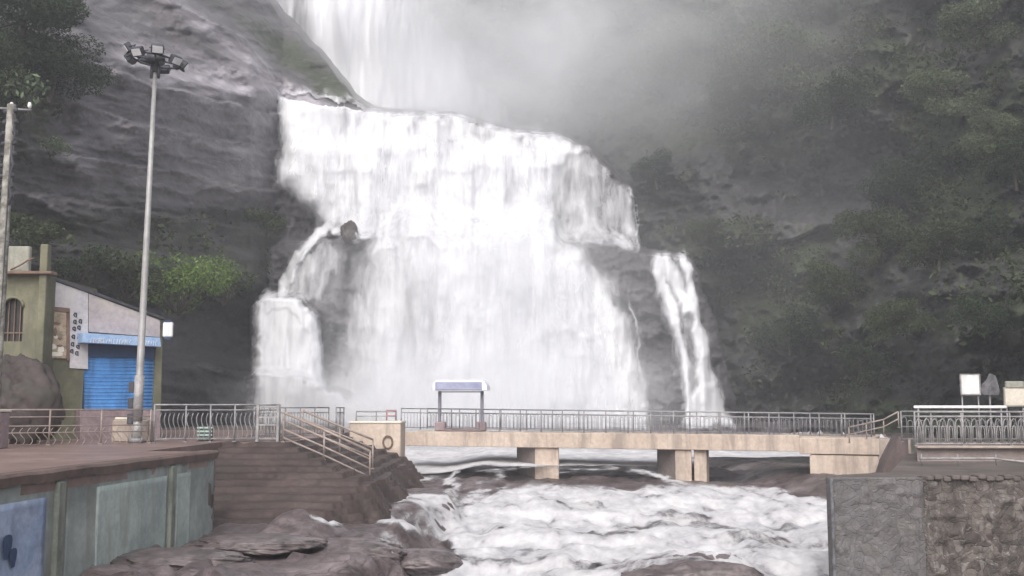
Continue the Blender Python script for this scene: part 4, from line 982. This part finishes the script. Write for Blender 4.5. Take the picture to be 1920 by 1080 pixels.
for k in range(9):
    t = 2 * math.pi * k / 9 + .2
    c = tv * 1.0 + Vector(((R1 + .12) * math.cos(t), (R1 + .12) * math.sin(t), .02 - .12 * math.cos(t) + (.12 if k % 2 else -.06)))
    Rm = Matrix.Rotation(t, 3, 'Z') @ Matrix.Rotation(math.radians(35), 3, 'Y')
    mb = MB(); mb.box(c, (.20, .40, .30), M=Rm, ch=.03); mb.tube([c + Rm @ Vector((0, -.23, .0)), c + Rm @ Vector((-.2, -.23, -.05)), c + Rm @ Vector((-.2, .23, -.05)), c + Rm @ Vector((0, .23, .0))], .018, 5)
    f = mb.build('floodlight', M['dark_metal'], hm)
    mb = MB(); mb.box(c + Rm @ Vector((.105, 0, 0)), (.02, .32, .22), M=Rm); mb.build('lens', M['lamp_glass'], f)
mb = MB(); mb.tube([tv * 1.0, tv * 1.035], .05, 6); mb.tube([tv * .95 + Vector((-.12, 0, 0)), tv * .985 + Vector((-.12, 0, 0))], .05, 6); mb.tube([tv * .95 + Vector((.12, 0, 0)), tv * .985 + Vector((.12, 0, 0))], .05, 6); mb.build('winch', M['dark_metal'], hm)

# pole at the left edge
ub = Vector((P(-9, 700, 29.0)[0], 29.0, 0)); ut = VP(22, 196, 29.0)
up2 = empty('utility_pole', tuple(ub)); tag(up2, 'pale weathered pole with clamps and cables at the far left edge', 'utility pole')
tv2 = ut - ub
mb = MB(); mb.tube([tv2 * k for k in (0, .3, .65, 1.0)], [.17, .155, .135, .12], 10); mb.build('pole', M['cable_pole'], up2)
for k in range(9):
    mb = MB(); c = tv2 * (.72 + .032 * k); mb.tube([c + Vector((-.2, -.02, 0)), c + Vector((.2, -.02, .05))], .07, 6); mb.build('clamp', M['dark_metal'], up2)
mb = MB(); mb.tube([tv2 * (.70 + .03 * k) + Vector((.13 + .05 * math.sin(k * 2), -.08, 0)) for k in range(10)], .03, 6); mb.tube([tv2 * (.05 + .1 * k) + Vector((.09, -.1, 0)) for k in range(9)], .018, 5); mb.build('cable', M['dark_metal'], up2)
mb = MB(); mb.tube([tv2 * .985 + Vector((-.55, 0, .05)), tv2 * .985 + Vector((.55, 0, -.02))], .035, 6); mb.build('cross_arm', M['steel'], up2)
for dx in (-.5, 0., .5):
    mb = MB(); mb.tube([tv2 * .985 + Vector((dx, 0, .03)), tv2 * .985 + Vector((dx, 0, .09)), tv2 * .985 + Vector((dx, 0, .2))], [.03, .06, .04], 8); mb.build('insulator', M['white'], up2)

# ------------------------------------------------------------------ boulders
import bmesh
def boulder(u, v, Yd, dims, label, mat, seed, name='boulder'):
    bm = bmesh.new(); bmesh.ops.create_icosphere(bm, subdivisions=5, radius=1.0)
    co = np.array([p.co[:] for p in bm.verts])
    n3_ = fbm(co[:, 0] * 14 + seed, co[:, 1] * 14 + co[:, 2] * 16, seed + 5, 3) - .5
    n = fbm(co[:, 0] * 1.6 + co[:, 2] + seed, co[:, 1] * 1.6 - co[:, 2] * .7, seed, 5) - .5
    n2 = fbm(co[:, 0] * 6 + co[:, 2] * 2 + seed, co[:, 1] * 6 + co[:, 2] * 5, seed + 3, 3) - .5
    k = 1 + .5 * n + .22 * n2 + .05 * n3_
    for p, c_, s_ in zip(bm.verts, co, k): p.co = (c_[0] * s_ * dims[0], c_[1] * s_ * dims[1], c_[2] * s_ * dims[2])
    me = bpy.data.meshes.new(name); bm.to_mesh(me); bm.free()
    me.polygons.foreach_set('use_smooth', [True] * len(me.polygons)); me.materials.append(mat)
    o = bpy.data.objects.new(name, me); C.collection.objects.link(o); o.location = P(u, v, Yd)
    return tag(o, label, 'boulder')
M['mound'] = worn('brown_boulder', (0.032, 0.025, 0.024), (0.072, 0.056, 0.054), 0.8, 0.7, (0.05, 0.05, 0.04), False, 0.5)
M['wet_rock'] = worn('wet_river_boulder', (0.065, 0.05, 0.05), (0.17, 0.14, 0.142), 1.3, 0.3, (0.05, 0.045, 0.042), False, 0.6)
boulder(30, 760, 33.6, (1.35, 1.0, 1.5), 'big rounded brown boulder between the left railing and the olive house', M['mound'], 3)
boulder(480, 1020, 24.0, (1.5, 1.0, .2), 'flat pinkish river slab at the lower left, below the steps', M['wet_rock'], 11)
boulder(330, 1050, 22.5, (1.5, 1.0, .2), 'flat mauve river slab nearest the pale green wall', M['wet_rock'], 12)
boulder(650, 1040, 25.0, (1.3, 1.0, .34), 'broad rounded river boulder with a dark undercut, left of the rapids', M['wet_rock'], 13)
boulder(780, 1055, 25.5, (1.0, .9, .30), 'wet boulder split by a small stream at the left edge of the white rapids', M['wet_rock'], 14)
boulder(1300, 1092, 27.5, (1.7, .9, .5), 'brown boulder breaking the foam at the bottom of the rapids', M['wet_rock'], 15)
boulder(655, 436, 77.5, (.62, .6, .85), 'knob of dark rock sticking out of the falls between the two tiers', M['mound'], 19)

# ------------------------------------------------------------------ plants
def leaves(blobs, n, size, rng, flat=.45):
    w_ = np.array([b[3] * b[4] * b[5] for b in blobs]) ** .67; w_ /= w_.sum()
    ch = rng.choice(len(blobs), n, p=w_)
    B_ = np.array(blobs)[ch]
    d = rng.normal(size=(n, 3)); d /= np.linalg.norm(d, axis=1)[:, None]
    r = rng.uniform(.45, 1.06, n) ** .6
    c = B_[:, :3] + d * B_[:, 3:6] * r[:, None]
    c[:, 2] += .12 * B_[:, 5] * (rng.random(n) - .5)
    nn = d * .6 + rng.normal(size=(n, 3)) * .6 + np.array([0, 0, .5]); nn /= np.linalg.norm(nn, axis=1)[:, None]
    a = np.cross(nn, rng.normal(size=(n, 3))); a /= np.linalg.norm(a, axis=1)[:, None]
    b = np.cross(nn, a)
    s_ = (size * rng.uniform(.55, 1.4, n))[:, None]
    v = np.stack([c - a * s_, c - b * s_ * flat + nn * s_ * .12, c + a * s_, c + b * s_ * flat + nn * s_ * .12], 1).reshape(-1, 3)
    return v, np.arange(4 * n).reshape(n, 4)
def plant_proto(name, cat, mat, seed, H_=6.0, R_=3.0, n=2600, size=.2, trunk=True, nb=9, squat=.75):
    rng = np.random.default_rng(seed); root = empty(name, (0, 0, -500)); root['category'] = cat
    blobs = []
    for k in range(nb):
        a = rng.uniform(0, 6.28); rr = R_ * math.sqrt(rng.uniform(0, .62)); zz_ = H_ * rng.uniform(.08, .8) if trunk else H_ * rng.uniform(.15, .7)
        q = R_ * rng.uniform(.28, .5); blobs.append((rr * math.cos(a), rr * math.sin(a), zz_, q, q, q * squat))
    if trunk:
        mb = MB(); top = Vector((rng.uniform(-.3, .3), rng.uniform(-.3, .3), H_ * .62))
        mb.tube([(0, 0, -.6), tuple(top * .4 + Vector((.12, 0, 0))), tuple(top)], [.035 * H_, .026 * H_, .012 * H_], 8)
        for b in blobs:
            s_ = top * rng.uniform(.4, .9); e_ = Vector(b[:3]); m_ = (s_ + e_) / 2 + Vector((0, 0, -.15 * H_ * .2))
            mb.tube([s_, m_, e_], [.012 * H_, .008 * H_, .003 * H_], 5)
        mb.build('trunk', M['bark'], root)
    else:
        mb = MB()
        for b in blobs: mb.tube([(0, 0, -.3), (b[0] * .5, b[1] * .5, b[2] * .4), tuple(b[:3])], [.02 * H_, .014 * H_, .005 * H_], 5)
        mb.build('stems', M['bark'], root)
    v, f = leaves(blobs, n, size, rng)
    mesh_np('crown' if trunk else 'foliage', v, f, mat, root)
    return root
protos = {}
def plant(kind, spec, u, v, Yd, sc, label, rz=0.0, group=None, tilt=(0, 0)):
    """place a plant of the kind at the spot of the slope seen at (u, v)"""
    if kind not in protos:
        protos[kind] = plant_proto(*spec); r = protos[kind]; kids = list(r.children)
    else:
        src = protos[kind]; r = src.copy(); C.collection.objects.link(r)
        for ch in src.children:
            c_ = ch.copy(); C.collection.objects.link(c_); c_.parent = r
    r.location = P(u, v, Yd); r.rotation_euler = (tilt[0], tilt[1], rz); r.scale = (sc, sc, sc)
    for k in ('group',):
        if k in r: del r[k]
    tag(r, label, None, group); return r
SP = {
 'dk': ('hillside_tree', 'tree', M['leaf_dark'], 1, 7, 3.8, 9000, .13, True, 13),
 'dk2': ('hillside_tree', 'tree', M['leaf_dark'], 2, 6, 4.4, 9000, .13, True, 15, .55),
 'md': ('hillside_tree', 'tree', M['leaf_mid'], 3, 7, 4.0, 9500, .13, True, 14),
 'md2': ('hillside_tree', 'tree', M['leaf_mid'], 4, 5, 4.6, 9500, .13, True, 16, .5),
 'lt': ('hillside_tree', 'tree', M['leaf_light'], 14, 6, 4.2, 9000, .13, True, 14, .6),
 'lt2': ('hillside_tree', 'tree', M['leaf_light'], 15, 5, 4.8, 9000, .13, True, 15, .45),
 'sm': ('shrub', 'shrub', M['leaf_mid'], 5, 2.2, 1.6, 1700, .10, False, 8),
 'smd': ('shrub', 'shrub', M['leaf_dark'], 6, 2.2, 1.9, 1900, .10, False, 9),
 'br': ('shrub', 'shrub', M['leaf_bright'], 7, 2.4, 1.7, 5200, .06, False, 12, .7),
 'pale': ('shrub', 'shrub', M['leaf_pale'], 8, 2.0, 1.5, 700, .10, False, 7),
}
G1 = 'trees clinging to the misty right cliff'
right = [
 ('lt', 1275, 130, 1.15, 'topmost misty green tree above the dark hollow, right of the upper falls'),
 ('lt2', 1465, 150, 1.25, 'broad flat crowned tree jutting out under the top of the right cliff'),
 ('dk2', 1560, 215, .9, 'dark tree just below the broad flat crowned one'),
 ('md2', 1390, 190, .75, 'small grey green tree left of the broad flat crowned one'),
 ('lt', 1850, 70, .95, 'pale green tree in the top right corner of the cliff'),
 ('lt2', 1790, 190, .9, 'tree on the brink below the top right corner'),
 ('lt', 1850, 270, .8, 'tree with light leaf tips overhanging the dark hollow at the right'),
 ('dk', 1905, 330, .8, 'darkest tree against the right edge, half way up'),
 ('dk2', 1700, 360, .85, 'dark sprawling tree right of the deep hollow'),
 ('md', 1650, 480, .95, 'olive tree at the end of the slanting ledge'),
 ('md2', 1560, 560, .9, 'low olive tree under the slanting ledge'),
 ('md', 1760, 500, .9, 'large olive tree in the middle of the right slope'),
 ('dk', 1860, 470, .75, 'dark tree behind the large olive one, near the right edge'),
 ('md2', 1700, 610, .75, 'wide olive tree low on the slope left of the boards'),
 ('dk2', 1850, 610, .7, 'dark wide tree directly above the cream box sign'),
 ('dk', 1610, 690, .55, 'small dark tree at the foot of the slope behind the bridge end'),
 ('dk2', 1480, 640, .7, 'dim tree beside the boulder shaped hollow right of the thin cascade'),
 ('dk', 1230, 330, .6, 'faint small tree on the bare rock right of the falls lip'),
 ('md2', 1330, 430, .45, 'little olive tree above the thin right cascade'),
]
for i, (k, u, v, sc, lb) in enumerate(right):
    Yd = Dfront(u, v, 60, 110); sc2 = sc * Yd / 100.0
    plant(k, SP[k], u, v + 20, Yd - 1.2, sc2, lb, i * 1.37, G1, (.25, -.1))
left_ = [
 ('dk', 40, 90, .80, 'dark leafy tree filling the top left corner'),
 ('dk2', 95, 165, .62, 'dark tree hanging over the bare rock below the top left corner'),
 ('dk', -20, 190, .6, 'shaded tree at the left edge behind the pale pole'),
 ('md', 90, 30, .5, 'yellowish green tree at the very top left'),
]
for i, (k, u, v, sc, lb) in enumerate(left_):
    plant(k, SP[k], u, v + 15, Dfront(u, v) - 1.0, sc, lb, i * 2.1 + .5, 'trees in the top left corner', (.2, 0))
shr = [
 ('br', 335, 575, 1.45, 'bright green round bush above the blue shuttered shop'),
 ('sm', 235, 555, 1.1, 'olive shrub left of the bright round bush'),
 ('sm', 420, 565, .75, 'small yellowish shrub at the right foot of the bright bush'),
 ('smd', 150, 520, .8, 'dark shrub above the white banner of the shop'),
 ('sm', 500, 440, .65, 'shrub under the overhang beside the left edge of the falls'),
 ('pale', 35, 225, 1.7, 'sprawling pale leaved shrub behind the top of the left pole'),
 ('pale', 95, 290, .6, 'sparse pale shrub to the right of the clamped pole'),
 ('sm', 60, 470, 1.0, 'shrub just above the pale parapet of the olive house'),
]
for i, (k, u, v, sc, lb) in enumerate(shr):
    plant(k, SP[k], u, v, Dfront(u, v) - .3, sc * Dfront(u, v) / 52.0, lb, i * 1.9, 'shrubs on the left cliff')

# undergrowth: countless small plants in one object, thick where the slope is mossy
rng = np.random.default_rng(77)
pr = np.clip(moss - .22, 0, 1) ** 1.3 * ((which == 0) | (which == 1)) * (U > -250) * (U < 2150) * np.where((which == 1) & (V < brow + 20), 0, 1) * (V < 760) * (V > -200)
pr = pr * (0.2 + 2.2 * ss(.45, .62, fbm(U / 40, V / 30, 78, 4)))
pr[:, -1] = 0; pr[-1] = 0
cdf = np.cumsum(pr.ravel()); NB = 900
pk = np.searchsorted(cdf, rng.random(NB) * cdf[-1])
bl = []
for p_ in pk:
    X3 = XYZ[p_]; r_ = rng.uniform(.5, 1.5) * (.6 + X3[1] / 150)
    bl.append((X3[0], X3[1] - .2, X3[2] + .1, r_, r_ * .7, r_ * .6))
v_, f_ = leaves(bl, 42000, .2, rng)
o = mesh_np('undergrowth', v_, f_, M['leaf_mid']); tag(o, 'low bushes and creepers matting the ledges of the cliff', 'undergrowth', kind='stuff')

# ------------------------------------------------------------------ mist and haze
def vol_mat(name, dens, scale=None, col=(0.96, 0.965, 0.98)):
    m, nt, o = newmat(name)
    pv_ = nt.nodes.new('ShaderNodeVolumePrincipled'); pv_.inputs['Color'].default_value = (*col, 1); pv_.inputs['Anisotropy'].default_value = 0.1
    pv_.inputs['Density'].default_value = dens
    if scale:
        tc = nt.nodes.new('ShaderNodeTexCoord')
        ln = nt.nodes.new('ShaderNodeVectorMath'); ln.operation = 'LENGTH'; nt.links.new(tc.outputs['Object'], ln.inputs[0])
        mr = nt.nodes.new('ShaderNodeMapRange'); mr.interpolation_type = 'SMOOTHSTEP'
        mr.inputs[1].default_value = 1.0; mr.inputs[2].default_value = 0.15; mr.inputs[3].default_value = 0; mr.inputs[4].default_value = 1
        nt.links.new(ln.outputs['Value'], mr.inputs[0])
        n = noise(nt, tc.outputs['Object'], scale, 3, 0.55, 0.4)
        k = math_(nt, 'MULTIPLY', math_(nt, 'SUBTRACT', n, 0.36), 4.0, clamp=True)
        nt.links.new(math_(nt, 'MULTIPLY', math_(nt, 'MULTIPLY', mr.outputs[0], k), dens), pv_.inputs['Density'])
    nt.links.new(pv_.outputs[0], o.inputs['Volume']); return m
def mist(u, v, Yd, r, dens, sc, label, seed=0):
    bm = bmesh.new(); bmesh.ops.create_icosphere(bm, subdivisions=3, radius=1.0)
    me = bpy.data.meshes.new('mist'); bm.to_mesh(me); bm.free(); me.materials.append(vol_mat('mist', dens, sc))
    o = bpy.data.objects.new('mist', me); C.collection.objects.link(o); o.location = P(u, v, Yd); o.scale = r
    return tag(o, label, kind='stuff')
mist(770, 70, 99, (15, 7, 16), 0.13, 1.3, 'bright spray cloud at the foot of the upper falls')
mist(1000, 130, 98, (21, 8, 17), 0.26, 1.4, 'grey mist drifting right of the upper falls')
mist(1330, 10, 88, (26, 8, 16), 0.07, 1.3, 'thin mist over the top of the right cliff')
mist(1450, 400, 78, (26, 7, 20), 0.013, 1.3, 'faint haze of spray in front of the right cliff')
mist(900, 470, 73, (15, 4, 7), 0.10, 1.2, 'spray burst where the two tiers meet')
mist(930, 620, 71, (17, 4.5, 12), 0.15, 1.3, 'spray hanging in front of the lower falls')
mist(700, 740, 65, (13, 4, 4.0), 0.16, 1.4, 'spray drifting over the left skirt of the falls')
mist(900, 750, 65, (16, 6, 5.2), 0.34, 1.4, 'spray boiling at the foot of the falls behind the bridge')
mb = MB(); mb.box((0, 75, 45), (420, 210, 110)); hz = mb.build('haze', vol_mat('haze', 0.0013, None, (0.86, 0.88, 0.93)))
hz['kind'] = 'stuff'
